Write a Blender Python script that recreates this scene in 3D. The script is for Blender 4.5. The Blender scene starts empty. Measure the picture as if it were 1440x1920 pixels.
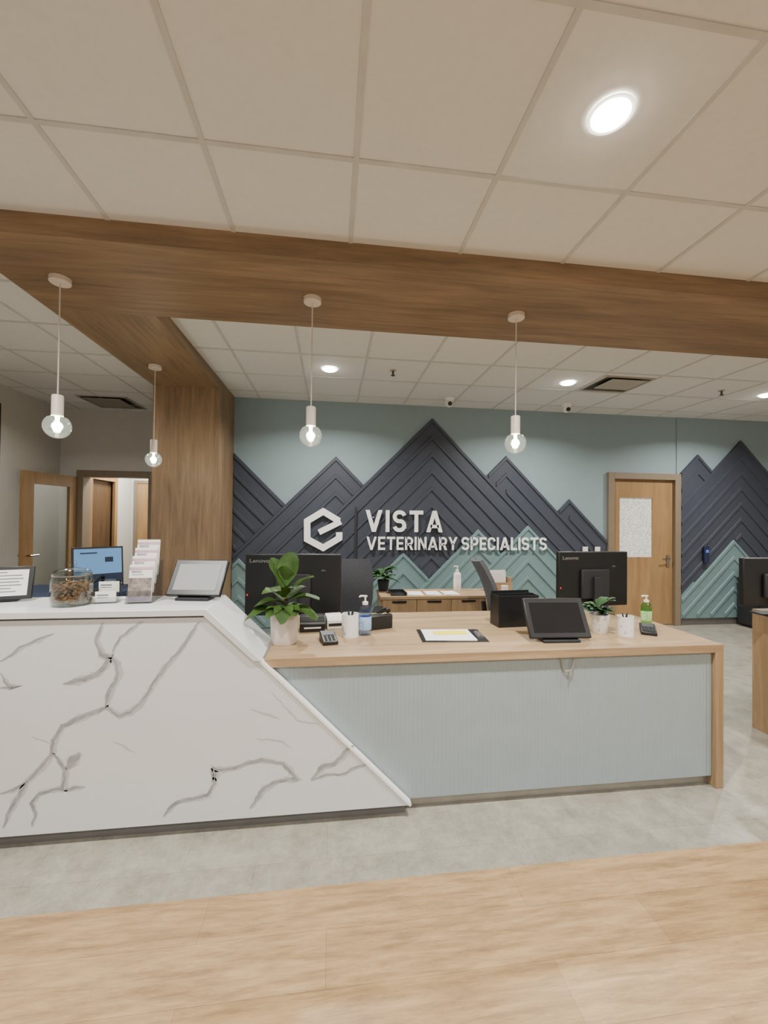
import bpy, bmesh, math, random
from mathutils import Vector as V, Matrix as M
random.seed(7)
SC = bpy.context.scene
COL = SC.collection
R_ = math.radians

# ------------------------------------------------------------ camera
FPX = 770.0
CAM = V((0, 0, 1.5))
th, ph, ro = R_(7.25), math.atan(9/770), R_(.66)
Fd = V((math.sin(th)*math.cos(ph), math.cos(th)*math.cos(ph), math.sin(ph)))
Rt = V((math.cos(th), -math.sin(th), 0))
Up = Rt.cross(Fd)
cx = Rt*math.cos(ro)+Up*math.sin(ro)
cy = -Rt*math.sin(ro)+Up*math.cos(ro)
cd = bpy.data.cameras.new('camera')
cam = bpy.data.objects.new('camera', cd)
COL.objects.link(cam)
mw = M((cx, cy, -Fd)).transposed().to_4x4()
mw.translation = CAM
cam.matrix_world = mw
cd.sensor_fit = 'VERTICAL'
cd.sensor_height = 36
cd.sensor_width = 27
cd.lens = FPX/1920*36
cd.clip_start = .02
SC.camera = cam

def ray(px, py): return cx*((px-720)/FPX)+cy*((960-py)/FPX)+Fd
def pY(px, py, Y):
    r = ray(px, py); return CAM+r*(Y/r.y)
def pZ(px, py, z):
    r = ray(px, py); return CAM+r*((z-CAM.z)/r.z)
def sz(p, n): return n*(V(p)-CAM).dot(Fd)/FPX

# ------------------------------------------------------------ materials
def lin(h):
    r = []
    for i in (0, 2, 4):
        c = int(h[i:i+2], 16)/255
        r.append(c/12.92 if c <= .04045 else ((c+.055)/1.055)**2.4)
    return (*r, 1)
def newmat(name):
    m = bpy.data.materials.new(name); m.use_nodes = True
    nt = m.node_tree
    return m, nt, nt.nodes['Principled BSDF']
def pm(name, h, rough=.5, metal=0, var=.06, scale=9, bump=0, spec=.5, coat=0):
    m, nt, b = newmat(name)
    c = lin(h)
    tc = nt.nodes.new('ShaderNodeTexCoord')
    n = nt.nodes.new('ShaderNodeTexNoise'); n.inputs['Scale'].default_value = scale; n.inputs['Detail'].default_value = 4
    nt.links.new(tc.outputs['Object'], n.inputs['Vector'])
    r = nt.nodes.new('ShaderNodeValToRGB')
    r.color_ramp.elements[0].position = .3; r.color_ramp.elements[1].position = .7
    r.color_ramp.elements[0].color = (c[0]*(1-var), c[1]*(1-var), c[2]*(1-var), 1)
    r.color_ramp.elements[1].color = (min(1, c[0]*(1+var)), min(1, c[1]*(1+var)), min(1, c[2]*(1+var)), 1)
    nt.links.new(n.outputs['Fac'], r.inputs['Fac'])
    nt.links.new(r.outputs['Color'], b.inputs['Base Color'])
    b.inputs['Roughness'].default_value = rough
    b.inputs['Metallic'].default_value = metal
    b.inputs['Specular IOR Level'].default_value = spec
    b.inputs['Coat Weight'].default_value = coat
    if bump:
        bp = nt.nodes.new('ShaderNodeBump'); bp.inputs['Strength'].default_value = bump; bp.inputs['Distance'].default_value = .01
        n2 = nt.nodes.new('ShaderNodeTexNoise'); n2.inputs['Scale'].default_value = scale*20
        nt.links.new(tc.outputs['Object'], n2.inputs['Vector'])
        nt.links.new(n2.outputs['Fac'], bp.inputs['Height'])
        nt.links.new(bp.outputs['Normal'], b.inputs['Normal'])
    return m
def wood(name, h1, h2, axis='X', rough=.5, sc=1.0):
    m, nt, b = newmat(name)
    tc = nt.nodes.new('ShaderNodeTexCoord')
    mp = nt.nodes.new('ShaderNodeMapping')
    s = {'X': (.9, 12, 12), 'Y': (12, .9, 12), 'Z': (12, 12, .9)}[axis]
    mp.inputs['Scale'].default_value = [q*sc for q in s]
    nt.links.new(tc.outputs['Object'], mp.inputs['Vector'])
    n = nt.nodes.new('ShaderNodeTexNoise'); n.inputs['Scale'].default_value = 2.0; n.inputs['Detail'].default_value = 9
    n.inputs['Roughness'].default_value = .68; n.inputs['Distortion'].default_value = .6
    nt.links.new(mp.outputs['Vector'], n.inputs['Vector'])
    r = nt.nodes.new('ShaderNodeValToRGB')
    r.color_ramp.elements[0].position = .30; r.color_ramp.elements[1].position = .68
    r.color_ramp.elements[0].color = lin(h1); r.color_ramp.elements[1].color = lin(h2)
    nt.links.new(n.outputs['Fac'], r.inputs['Fac'])
    mp2 = nt.nodes.new('ShaderNodeMapping')
    s2 = {'X': (.6, 3.5, 3.5), 'Y': (3.5, .6, 3.5), 'Z': (3.5, 3.5, .6)}[axis]
    mp2.inputs['Scale'].default_value = s2
    nt.links.new(tc.outputs['Object'], mp2.inputs['Vector'])
    n2 = nt.nodes.new('ShaderNodeTexNoise'); n2.inputs['Scale'].default_value = 1.6; n2.inputs['Detail'].default_value = 4
    nt.links.new(mp2.outputs['Vector'], n2.inputs['Vector'])
    mr = nt.nodes.new('ShaderNodeMapRange'); mr.inputs['To Min'].default_value = .78; mr.inputs['To Max'].default_value = 1.16
    mr.inputs['From Min'].default_value = .3; mr.inputs['From Max'].default_value = .7
    nt.links.new(n2.outputs['Fac'], mr.inputs['Value'])
    mx = nt.nodes.new('ShaderNodeVectorMath'); mx.operation = 'SCALE'
    nt.links.new(r.outputs['Color'], mx.inputs[0]); nt.links.new(mr.outputs['Result'], mx.inputs['Scale'])
    nt.links.new(mx.outputs['Vector'], b.inputs['Base Color'])
    b.inputs['Roughness'].default_value = rough
    return m
def plank_floor(name):
    m, nt, b = newmat(name)
    tc = nt.nodes.new('ShaderNodeTexCoord')
    br = nt.nodes.new('ShaderNodeTexBrick')
    br.offset = .37; br.inputs['Scale'].default_value = 1
    br.inputs['Brick Width'].default_value = 1.22; br.inputs['Row Height'].default_value = .19
    br.inputs['Mortar Size'].default_value = .0008; br.inputs['Mortar Smooth'].default_value = .3
    br.inputs['Color1'].default_value = lin('B3966F'); br.inputs['Color2'].default_value = lin('A5875F')
    br.inputs['Mortar'].default_value = lin('82694A')
    nt.links.new(tc.outputs['Object'], br.inputs['Vector'])
    mp = nt.nodes.new('ShaderNodeMapping'); mp.inputs['Scale'].default_value = (1.6, 13, 1)
    nt.links.new(tc.outputs['Object'], mp.inputs['Vector'])
    n = nt.nodes.new('ShaderNodeTexNoise'); n.inputs['Scale'].default_value = 1.9; n.inputs['Detail'].default_value = 14
    n.inputs['Roughness'].default_value = .78; n.inputs['Distortion'].default_value = .25
    nt.links.new(mp.outputs['Vector'], n.inputs['Vector'])
    r = nt.nodes.new('ShaderNodeValToRGB')
    r.color_ramp.elements[0].position = .36; r.color_ramp.elements[1].position = .60
    r.color_ramp.elements[0].color = (.55, .51, .46, 1); r.color_ramp.elements[1].color = (1.08, 1.07, 1.05, 1)
    nt.links.new(n.outputs['Fac'], r.inputs['Fac'])
    mx = nt.nodes.new('ShaderNodeVectorMath'); mx.operation = 'MULTIPLY'
    nt.links.new(br.outputs['Color'], mx.inputs[0]); nt.links.new(r.outputs['Color'], mx.inputs[1])
    nt.links.new(mx.outputs['Vector'], b.inputs['Base Color'])
    b.inputs['Roughness'].default_value = .4
    return m
def tile_floor(name):
    m, nt, b = newmat(name)
    tc = nt.nodes.new('ShaderNodeTexCoord')
    br = nt.nodes.new('ShaderNodeTexBrick'); br.offset = .5
    br.inputs['Scale'].default_value = 1
    br.inputs['Brick Width'].default_value = .61; br.inputs['Row Height'].default_value = .61
    br.inputs['Mortar Size'].default_value = .0010
    br.inputs['Color1'].default_value = lin('9C988D'); br.inputs['Color2'].default_value = lin('949085'); br.inputs['Mortar'].default_value = lin('807C72')
    nt.links.new(tc.outputs['Object'], br.inputs['Vector'])
    n = nt.nodes.new('ShaderNodeTexNoise'); n.inputs['Scale'].default_value = 6; n.inputs['Detail'].default_value = 14; n.inputs['Roughness'].default_value = .86
    nt.links.new(tc.outputs['Object'], n.inputs['Vector'])
    r = nt.nodes.new('ShaderNodeValToRGB')
    r.color_ramp.elements[0].position = .40; r.color_ramp.elements[1].position = .60
    r.color_ramp.elements[0].color = (.70, .70, .68, 1); r.color_ramp.elements[1].color = (1.15, 1.15, 1.13, 1)
    nt.links.new(n.outputs['Fac'], r.inputs['Fac'])
    mx = nt.nodes.new('ShaderNodeVectorMath'); mx.operation = 'MULTIPLY'
    nt.links.new(br.outputs['Color'], mx.inputs[0]); nt.links.new(r.outputs['Color'], mx.inputs[1])
    nt.links.new(mx.outputs['Vector'], b.inputs['Base Color'])
    b.inputs['Roughness'].default_value = .34
    return m
def emit(name, h, s):
    m, nt, b = newmat(name)
    b.inputs['Base Color'].default_value = lin(h)
    b.inputs['Emission Color'].default_value = lin(h); b.inputs['Emission Strength'].default_value = s
    return m
def glass(name, tint='FFFFFF', refl=.12, rough=.03, glow=0, glowcol='FFFFFF'):
    m, nt, b = newmat(name)
    nt.nodes.remove(b)
    out = nt.nodes['Material Output']
    t = nt.nodes.new('ShaderNodeBsdfTransparent'); t.inputs['Color'].default_value = lin(tint)
    g = nt.nodes.new('ShaderNodeBsdfGlossy'); g.inputs['Roughness'].default_value = rough
    lw = nt.nodes.new('ShaderNodeLayerWeight'); lw.inputs['Blend'].default_value = .35
    mr = nt.nodes.new('ShaderNodeMapRange'); mr.inputs['To Min'].default_value = refl*.4; mr.inputs['To Max'].default_value = min(1, refl*4)
    nt.links.new(lw.outputs['Facing'], mr.inputs['Value'])
    mx = nt.nodes.new('ShaderNodeMixShader')
    nt.links.new(mr.outputs['Result'], mx.inputs[0]); nt.links.new(t.outputs[0], mx.inputs[1]); nt.links.new(g.outputs[0], mx.inputs[2])
    last = mx.outputs[0]
    if glow:
        e = nt.nodes.new('ShaderNodeEmission'); e.inputs['Color'].default_value = lin(glowcol); e.inputs['Strength'].default_value = glow
        ad = nt.nodes.new('ShaderNodeAddShader')
        nt.links.new(last, ad.inputs[0]); nt.links.new(e.outputs[0], ad.inputs[1]); last = ad.outputs[0]
    nt.links.new(last, out.inputs['Surface'])
    return m
def frosted(name):
    m, nt, b = newmat(name)
    tc = nt.nodes.new('ShaderNodeTexCoord')
    vo = nt.nodes.new('ShaderNodeTexVoronoi'); vo.inputs['Scale'].default_value = 70
    mp = nt.nodes.new('ShaderNodeMapping'); mp.inputs['Scale'].default_value = (.6, 1, 1.2)
    nt.links.new(tc.outputs['Object'], mp.inputs['Vector']); nt.links.new(mp.outputs['Vector'], vo.inputs['Vector'])
    r = nt.nodes.new('ShaderNodeValToRGB')
    r.color_ramp.elements[0].color = lin('77797A'); r.color_ramp.elements[1].color = lin('E4E3DC')
    r.color_ramp.elements[1].position = .6
    nt.links.new(vo.outputs['Distance'], r.inputs['Fac'])
    nt.links.new(r.outputs['Color'], b.inputs['Base Color'])
    nt.links.new(r.outputs['Color'], b.inputs['Emission Color'])
    b.inputs['Emission Strength'].default_value = .3
    b.inputs['Roughness'].default_value = .3
    return m
def speckled(name, h1, h2, scale=60, thr=.62):
    m, nt, b = newmat(name)
    tc = nt.nodes.new('ShaderNodeTexCoord')
    n = nt.nodes.new('ShaderNodeTexNoise'); n.inputs['Scale'].default_value = scale; n.inputs['Detail'].default_value = 3
    nt.links.new(tc.outputs['Object'], n.inputs['Vector'])
    r = nt.nodes.new('ShaderNodeValToRGB')
    r.color_ramp.elements[0].color = lin(h1); r.color_ramp.elements[1].color = lin(h2)
    r.color_ramp.elements[0].position = thr; r.color_ramp.elements[1].position = thr+.05
    nt.links.new(n.outputs['Fac'], r.inputs['Fac'])
    nt.links.new(r.outputs['Color'], b.inputs['Base Color'])
    b.inputs['Roughness'].default_value = .4
    return m

mTILE = pm('ceiling_tile', 'DADBDA', .9, var=.02, scale=30, bump=.1)
mBAR = pm('grid_bar', 'C3C3C1', .6)
mSOFX = wood('soffit_wood_x', '715C45', '957B5E', 'X', .5)
mSOFY = wood('soffit_wood_y', '715C45', '957B5E', 'Y', .5)
mCOLW = wood('column_wood', '715C45', '957B5E', 'Z', .5)
mOAKX = wood('oak_x', '967C5D', 'B29876', 'X', .4)
mOAKY = wood('oak_y', '967C5D', 'B29876', 'Y', .4)
mOAKZ = wood('oak_z', '8F7556', 'AB906D', 'Z', .4)
mDOOR = wood('door_wood', '8E6E48', 'A38258', 'Z', .4, .7)
mOPENSHADE = wood('opening_shade_wood', '46341F', '5E4733', 'Z', .45)  # dark brown painted for the shade inside the hallway side doorway
mTEALWALL = pm('teal_wall_paint', '879A9F', .65, var=.02)
mNAVY = pm('navy_paint', '3B404C', .5, var=.03)
mTEAL = pm('teal_panel_paint', '6C8587', .5, var=.03)
mWALL = pm('white_wall_paint', 'C9C6BE', .75, var=.02)
mGREYFR = pm('door_frame_paint', '7E6F5C', .5, var=.03)
mQUARTZ = pm('white_quartz', 'DBDDDF', .25, var=.02, scale=2.5)
mVEIN = pm('quartz_vein', 'A0A0A4', .3, var=.2, scale=22)
mFAINT = pm('quartz_faint_vein', 'C0C1C3', .3, var=.06, scale=14)
mBLUE = pm('ribbed_blue_paint', '9AA7AB', .5, var=.03)
mSTEEL = pm('brushed_steel', 'A9A49C', .4, .7)
mKICK = pm('grey_kick', '6E6B69', .5)
mBLACK = pm('black_plastic', '17181A', .38, var=.1)
mBLACKM = pm('black_matte', '232427', .65, var=.1)
mSCREEN = pm('dark_glass_screen', '1B1C1F', .12, spec=.6)
mGREYSCR = emit('grey_screen', '86888A', .08)
mDIMSCR = pm('dim_screen', '4A4E52', .25)
mWHITE = pm('white_plastic', 'E6E3DC', .4, var=.02)
mRING = emit('trim_ring_glow', 'E6E3DC', 1.2)  # ring emission stands in for light spilling from the lens
mCREAM = pm('cream_socket', 'DDD2C6', .45, var=.02)
mSIGN = pm('white_sign_acrylic', 'F8F7F4', .4, var=.01)
mSILVER = pm('silver_metal', 'B8B6B2', .3, .9)
mCHROME = pm('chrome_metal', '9A958C', .25, 1)
mPAPER = pm('white_paper', 'EFEDE7', .7, var=.02)
mINK = pm('printed_ink', '6B6E76', .7)
mYELLOW = pm('yellow_note', 'F4E60A', .6, var=.02)
mPINKPOT = pm('cream_ceramic', 'DFD4CA', .55, var=.03)
mMARBLE = speckled('speckled_ceramic', 'ECE9E4', 'C2BFBA', 45, .62)
mSOIL = pm('soil', '2E2118', .9, var=.3, scale=60)
mLEAF = pm('leaf_green', '36511F', .55, var=.35, scale=14, spec=.25)
mLEAFD = pm('leaf_dark_green', '30502A', .55, var=.3, scale=14, spec=.25)
mSTEM = pm('stem_brown', '5B4A30', .8)
mBULB = glass('clear_bulb_glass_glow', 'EAF2EA', .3, .05, .28, 'EEF2E2')  # faint emission in the glass imitates the filament's glow
mFIL = emit('filament', 'FFF0D4', 50)
mLENS = emit('downlight_lens', 'FFF6E8', 60)
mGLASS = glass('clear_glass', 'EEF2F0', .1)
mACRYL = glass('clear_acrylic', 'F4F5F5', .08)
mTREAT = pm('dog_treat_brown', '866345', .8, var=.5, scale=40)
mBLUELIQ = glass('blue_gel', 'C4D8F4', .12)
mGREENLIQ = glass('green_gel', 'C4F0BC', .12)
mLABELB = pm('blue_label', '9DB8DC', .5, var=.3, scale=60)
mLABELG = pm('green_label', 'A6CF8C', .5, var=.3, scale=60)
mFABRIC = pm('grey_mesh_fabric', '3A3B40', .9, var=.15, scale=80)
mCHAIRF = pm('light_grey_fabric', '585A60', .9, var=.15, scale=80)
mSCRBLUE = emit('blue_screen', '5E8EC0', .45)
mNAVYCOV = pm('navy_desk_fabric', '26354E', .8)
mTURQ = pm('turquoise_plastic', '5FB3AC', .5)
mFROST = frosted('rain_glass')
mVENT = pm('vent_grey', '403E3A', .6)
mVENTL = pm('vent_white', 'A9A39A', .5)
mPINK = pm('pink_print', 'C9A9B8', .6, var=.2, scale=30)
mLILAC = pm('lilac_print', 'A79AAE', .6, var=.25, scale=25)
mPHOTO = pm('pet_photo_print', '8C8078', .6, var=.5, scale=40)
mCORD = pm('light_cord', 'CFC6BD', .7)
mRED = emit('red_led', 'E02020', 1)
mFLOORW = plank_floor('oak_plank_floor')
mFLOORT = tile_floor('grey_tile_floor')
mBASE = pm('baseboard_grey', '5A5754', .6)

# ------------------------------------------------------------ mesh helpers
def B(): return bmesh.new()
def box(bm, c, s, rot=None, mi=0):
    mt = M.Translation(c)
    if rot is not None: mt = mt @ rot
    mt = mt @ M.Diagonal((s[0], s[1], s[2], 1))
    g = bmesh.ops.create_cube(bm, size=1, matrix=mt)
    if mi:
        for v in g['verts']:
            for f in v.link_faces: f.material_index = mi
    return bm
def bb(bm, x0, x1, y0, y1, z0, z1, mi=0):
    return box(bm, ((x0+x1)/2, (y0+y1)/2, (z0+z1)/2), (abs(x1-x0), abs(y1-y0), abs(z1-z0)), None, mi)
def prism(bm, pts, vec, mi=0):
    vec = V(vec)
    a = [bm.verts.new(V(p)) for p in pts]
    b = [bm.verts.new(V(p)+vec) for p in pts]
    n = len(pts); fs = [bm.faces.new(a[::-1]), bm.faces.new(b)]
    for i in range(n):
        fs.append(bm.faces.new((a[i], a[(i+1) % n], b[(i+1) % n], b[i])))
    for f in fs: f.material_index = mi
    return bm
def lathe(bm, prof, seg=28, loc=(0, 0, 0), mi=0):
    loc = V(loc); rings = []
    for r, z in prof:
        if r < 1e-5: rings.append([bm.verts.new(loc+V((0, 0, z)))])
        else: rings.append([bm.verts.new(loc+V((r*math.cos(2*math.pi*i/seg), r*math.sin(2*math.pi*i/seg), z))) for i in range(seg)])
    for a, b in zip(rings, rings[1:]):
        for i in range(seg):
            j = (i+1) % seg
            if len(a) == 1 and len(b) == 1: continue
            if len(a) == 1: f = bm.faces.new((a[0], b[j], b[i]))
            elif len(b) == 1: f = bm.faces.new((a[i], a[j], b[0]))
            else: f = bm.faces.new((a[i], a[j], b[j], b[i]))
            f.smooth = True; f.material_index = mi
    return bm
def tube(bm, pts, r, seg=10):
    pts = [V(p) for p in pts]; rings = []
    rr = r if isinstance(r, (list, tuple)) else [r]*len(pts)
    for i, p in enumerate(pts):
        d = (pts[min(i+1, len(pts)-1)]-pts[max(i-1, 0)]).normalized()
        a = d.orthogonal().normalized() if i == 0 else (pa-d*pa.dot(d)).normalized()
        pa = a; b = d.cross(a)
        rings.append([bm.verts.new(p+(a*math.cos(2*math.pi*k/seg)+b*math.sin(2*math.pi*k/seg))*rr[i]) for k in range(seg)])
    for u, v in zip(rings, rings[1:]):
        for k in range(seg):
            f = bm.faces.new((u[k], u[(k+1) % seg], v[(k+1) % seg], v[k])); f.smooth = True
    bm.faces.new(rings[0][::-1]); bm.faces.new(rings[-1])
    return bm
def stroke(pts, w):
    """thick polyline in 2D -> list of quads"""
    n = len(pts); ww = w if isinstance(w, (list, tuple)) else [w]*n
    L, Rr = [], []
    for i in range(n):
        p = V(pts[i])
        d1 = (V(pts[i])-V(pts[i-1])).normalized() if i > 0 else None
        d2 = (V(pts[i+1])-V(pts[i])).normalized() if i < n-1 else None
        if d1 is None: nn = V((-d2.y, d2.x)); k = 1
        elif d2 is None: nn = V((-d1.y, d1.x)); k = 1
        else:
            t = (d1+d2)
            t = t.normalized() if t.length > 1e-4 else d1
            nn = V((-t.y, t.x)); k = 1/max(.45, nn.dot(V((-d1.y, d1.x))))
        L.append(p+nn*ww[i]/2*k); Rr.append(p-nn*ww[i]/2*k)
    return [(L[i], L[i+1], Rr[i+1], Rr[i]) for i in range(n-1)]
def mk(name, bm, mat, parent=None, loc=(0, 0, 0), rz=0, bev=0, rot=None, recalc=True):
    if recalc: bmesh.ops.recalc_face_normals(bm, faces=bm.faces[:])
    me = bpy.data.meshes.new(name); bm.to_mesh(me); bm.free()
    for m in (mat if isinstance(mat, (list, tuple)) else [mat]): me.materials.append(m)
    try: me.set_sharp_from_angle(angle=R_(40))
    except Exception: pass
    o = bpy.data.objects.new(name, me); COL.objects.link(o)
    o.location = loc
    o.rotation_euler = rot if rot else (0, 0, rz)
    if parent: o.parent = parent
    if bev:
        md = o.modifiers.new('bevel', 'BEVEL'); md.width = bev; md.segments = 2; md.limit_method = 'ANGLE'
    return o
def tag(o, label, cat, group=None):
    o['label'] = label; o['category'] = cat
    if group: o['group'] = group
    return o
def thing(name, label, cat, loc=(0, 0, 0), rz=0, group=None):
    o = bpy.data.objects.new(name, None); COL.objects.link(o)
    o.empty_display_size = .05
    o.location = loc; o.rotation_euler = (0, 0, rz)
    return tag(o, label, cat, group)
def wpart(name, bm, mat, t, **k):
    """part built in world coordinates under an unrotated thing"""
    bmesh.ops.translate(bm, verts=bm.verts[:], vec=-V(t.location))
    return mk(name, bm, mat, t, **k)
def struct(name, bm, mat, **k):
    o = mk(name, bm, mat, **k); o['kind'] = 'structure'; return o
def text_part(name, s, w, h, mat, parent, loc, rot, depth=.004, bold=0.0):
    cu = bpy.data.curves.new('txt', 'FONT'); cu.body = s; cu.size = 1; cu.extrude = .05; cu.offset = bold
    ob = bpy.data.objects.new('txt', cu); COL.objects.link(ob)
    bpy.context.view_layer.update()
    dg = bpy.context.evaluated_depsgraph_get()
    me = bpy.data.meshes.new_from_object(ob.evaluated_get(dg))
    bpy.data.objects.remove(ob)
    xs = [v.co.x for v in me.vertices]; ys = [v.co.y for v in me.vertices]
    x0, x1, y0, y1 = min(xs), max(xs), min(ys), max(ys)
    for v in me.vertices:
        v.co = V(((v.co.x-x0)/(x1-x0)*w, (v.co.y-y0)/(y1-y0)*h, v.co.z/.1*depth))
    me.materials.clear(); me.materials.append(mat); me.name = name
    o = bpy.data.objects.new(name, me); COL.objects.link(o)
    o.location = loc; o.rotation_euler = rot; o.parent = parent
    return o
FACE = (math.pi/2, 0, 0)   # text standing upright, facing -Y

# squared grotesque capitals for the wall lettering
def glyph(ch, t):
    def r(a, b, c, d): return [(a, b), (c, b), (c, d), (a, d)]
    def arc(x, y, q, a0, a1, n=9):
        return [(x+q*math.cos(R_(a0+(a1-a0)*i/n)), y+q*math.sin(R_(a0+(a1-a0)*i/n))) for i in range(n+1)]
    def st(p): return [[tuple(v) for v in q] for q in stroke(p, t)]
    h = t/2
    if ch == 'I': return t, [r(0, 0, t, 1)]
    if ch == 'L': return .54, [r(0, 0, t, 1), r(t, 0, .54, t)]
    if ch == 'T': return .68, [r(.34-h, 0, .34+h, 1-t), r(0, 1-t, .68, 1)]
    if ch == 'E': return .58, [r(0, 0, t, 1), r(t, 0, .58, t), r(t, .5-h, .53, .5+h), r(t, 1-t, .58, 1)]
    if ch in 'VA':
        w = .82; tp = t*1.08; dx = w/2-tp/2; y = 1-(w/2-tp)/dx
        ps = [[(0, 1), (tp, 1), (w/2, y), (w/2, 0), (w/2-tp/2, 0)], [(w-tp, 1), (w, 1), (w/2+tp/2, 0), (w/2, 0), (w/2, y)]]
        if ch == 'A':
            ps = [[(x, 1-yy) for x, yy in p] for p in ps]; ps.append(r(.2, .19, .62, .19+t*.85))
        return w, ps
    if ch == 'N':
        w = .70; return w, [r(0, 0, t, 1), r(w-t, 0, w, 1), [(.02, 1), (t*1.12, 1), (w-.02, 0), (w-t*1.12, 0)]]
    if ch == 'Y':
        w = .76; tp = t*1.1
        return w, [r(w/2-h, 0, w/2+h, .42), [(0, 1), (tp, 1), (w/2+h, .42), (w/2-h, .42)], [(w-tp, 1), (w, 1), (w/2+h, .42), (w/2-h, .42)]]
    if ch in 'PR':
        w = .66; ym = .43; q = (1-h-ym)/2; xr = w-h-q
        ps = [r(0, 0, t, 1)]+st([(h, 1-h), (xr, 1-h)]+arc(xr, ym+q, q, 90, -90)[1:]+[(h, ym)])
        if ch == 'R': ps.append([(.27, .45), (.27+t*1.15, .45), (w+.01, 0), (w+.01-t*1.2, 0)])
        return w, ps
    if ch == 'S':
        w = .66; q = (1-h-.5)/2
        return w, st(arc(w-h-q, 1-h-q, q, 15, 90)+arc(h+q, 1-h-q, q, 90, 270)+arc(w-h-q, h+q, q, 90, -90)+arc(h+q, h+q, q, 270, 195))
    if ch == 'C':
        w = .66; q = .235
        return w, st(arc(w-h-q, 1-h-q, q, 0, 90)+arc(h+q, 1-h-q, q, 90, 180)+arc(h+q, h+q, q, 180, 270)+arc(w-h-q, h+q, q, 270, 360))
    return .3, []
def natural(s, t, gap): return sum(glyph(c, t)[0]+gap for c in s)-gap
def lettering(s, sx, h, t, gap, parent, loc, depth):
    x = 0; out = []
    for ch in s:
        gw, ps = glyph(ch, t)
        out += [[(px+x, py) for px, py in p] for p in ps]
        x += gw+gap
    bm = B()
    for p in out: prism(bm, [(px*sx, -depth/2, py*h) for px, py in p], (0, depth, 0))
    return mk('lettering', bm, mSIGN, parent, loc)

# ============================================================ SETTING
CZ = 2.98      # ceiling
SZ_ = 2.87     # underside of the dropped wood soffit
WY = 5.33      # feature wall
AX0, AX1 = -1.90, -1.225   # left arm of the soffit and the pillar
BY0, BY1 = 2.21, 3.01      # front run of the soffit
CY = 4.63                  # pillar front
bm = B(); bb(bm, -6, 8, -4, 1.70, -.1, 0); struct('floor', bm, mFLOORW)
bm = B(); bb(bm, -6, 8, 1.70, 8.2, -.1, 0); struct('floor.001', bm, mFLOORT)
bm = B(); bb(bm, -6, 8, -4, 8.2, CZ, CZ+.08); struct('ceiling', bm, mTILE)

def grid(name, x0, x1, y0, y1, ox, oy, p=.61):
    bm = B()
    x = ox
    while x-p > x0: x -= p
    while x < x1:
        if x > x0: bb(bm, x-.011, x+.011, y0, y1, CZ-.005, CZ+.004)
        x += p
    y = oy
    while y-p > y0: y -= p
    while y < y1:
        if y > y0: bb(bm, x0, x1, y-.011, y+.011, CZ-.0045, CZ+.004)
        y += p
    struct(name, bm, mBAR)
grid('trim_1', -6, 8, -4, BY0, .082, 1.69)
grid('trim_2', AX1, 7.6, BY1, WY, .307, 3.80)
grid('trim_3', -3.8, AX0, BY0, 6.3, -2.33, 3.5)

# wood soffit: front run, left arm, pillar
bm = B(); bb(bm, AX0, 8, BY0, BY1, SZ_, CZ+.01); struct('trim_4', bm, mSOFX)
bm = B(); bb(bm, AX0, AX1, BY1, CY, SZ_, CZ+.01); struct('trim_5', bm, mSOFY)
bm = B(); bb(bm, AX0, AX1, CY, WY+.15, 0, CZ); struct('wall_column', bm, mCOLW)
# feature wall with door opening
DX0, DX1, DZH = 3.87, 4.91, 2.12
bm = B()
bb(bm, AX1, DX0, WY, WY+.15, 0, CZ); bb(bm, DX0, DX1, WY, WY+.15, DZH, CZ)
struct('wall_back', bm, mTEALWALL)
bm = B(); bb(bm, DX1, 7.6, WY-.012, WY+.15, 0, CZ); struct('wall_back_right', bm, mTEALWALL)
bm = B(); bb(bm, 7.6, 7.75, -4, WY+.15, 0, CZ); struct('wall_right', bm, mWALL)
bm = B(); bb(bm, DX1+.05, 7.6, WY-.03, WY-.012, 0, .1); struct('baseboard_back', bm, mBASE)
# left room
bm = B(); bb(bm, -2.01, AX0, WY+.15, 8.0, 0, CZ); struct('wall_inner', bm, mWALL)
bm = B()
LX0, LX1, LZ = -3.52, -2.58, 2.06
bb(bm, -3.9, LX0, 6.3, 6.42, 0, CZ); bb(bm, LX1, -2.01, 6.3, 6.42, 0, CZ); bb(bm, LX0, LX1, 6.3, 6.42, LZ, CZ)
struct('wall_left_back', bm, mWALL)
bm = B(); bb(bm, -3.92, -3.8, 1.5, 6.3, 0, CZ); struct('wall_left', bm, mWALL)
bm = B(); bb(bm, -3.795, -3.78, 4.2, 5.22, .9, 2.75)
bd = mk('wall_board', bm, mBLACKM); tag(bd, 'dark panel on the side wall at the far left edge', 'board')
# hallway beyond the opening
bm = B()
bb(bm, -3.7, -3.55, 6.42, 6.55, 0, CZ); bb(bm, -3.7, -3.55, 7.3, 8, 0, CZ); bb(bm, -3.7, -3.55, 6.55, 7.3, 2.06, CZ)
struct('wall_hall_left', bm, mWALL)
bm = B(); bb(bm, -3.55, -2.01, 7.85, 8, 0, CZ); struct('wall_hall_end', bm, mWALL)

def door_root(name, loc=(0, 0, 0)):
    o = bpy.data.objects.new(name, None); COL.objects.link(o); o.location = loc; o['kind'] = 'structure'; return o
def lever(parent, loc, s=1, rz=0):
    bm = B(); lathe(bm, [(0, 0), (.028, 0), (.028, .012), (0, .012)], 20)
    bmesh.ops.rotate(bm, verts=bm.verts[:], matrix=M.Rotation(math.pi/2, 3, 'X'))
    tube(bm, [(0, -.012, 0), (0, -.05, 0), (s*.03, -.055, 0), (s*.12, -.055, -.004)], .009, 8)
    bb(bm, -.022, .022, -.01, 0, -.12, .05)
    return mk('door_handle', bm, mCHROME, parent, loc, rz)
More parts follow.
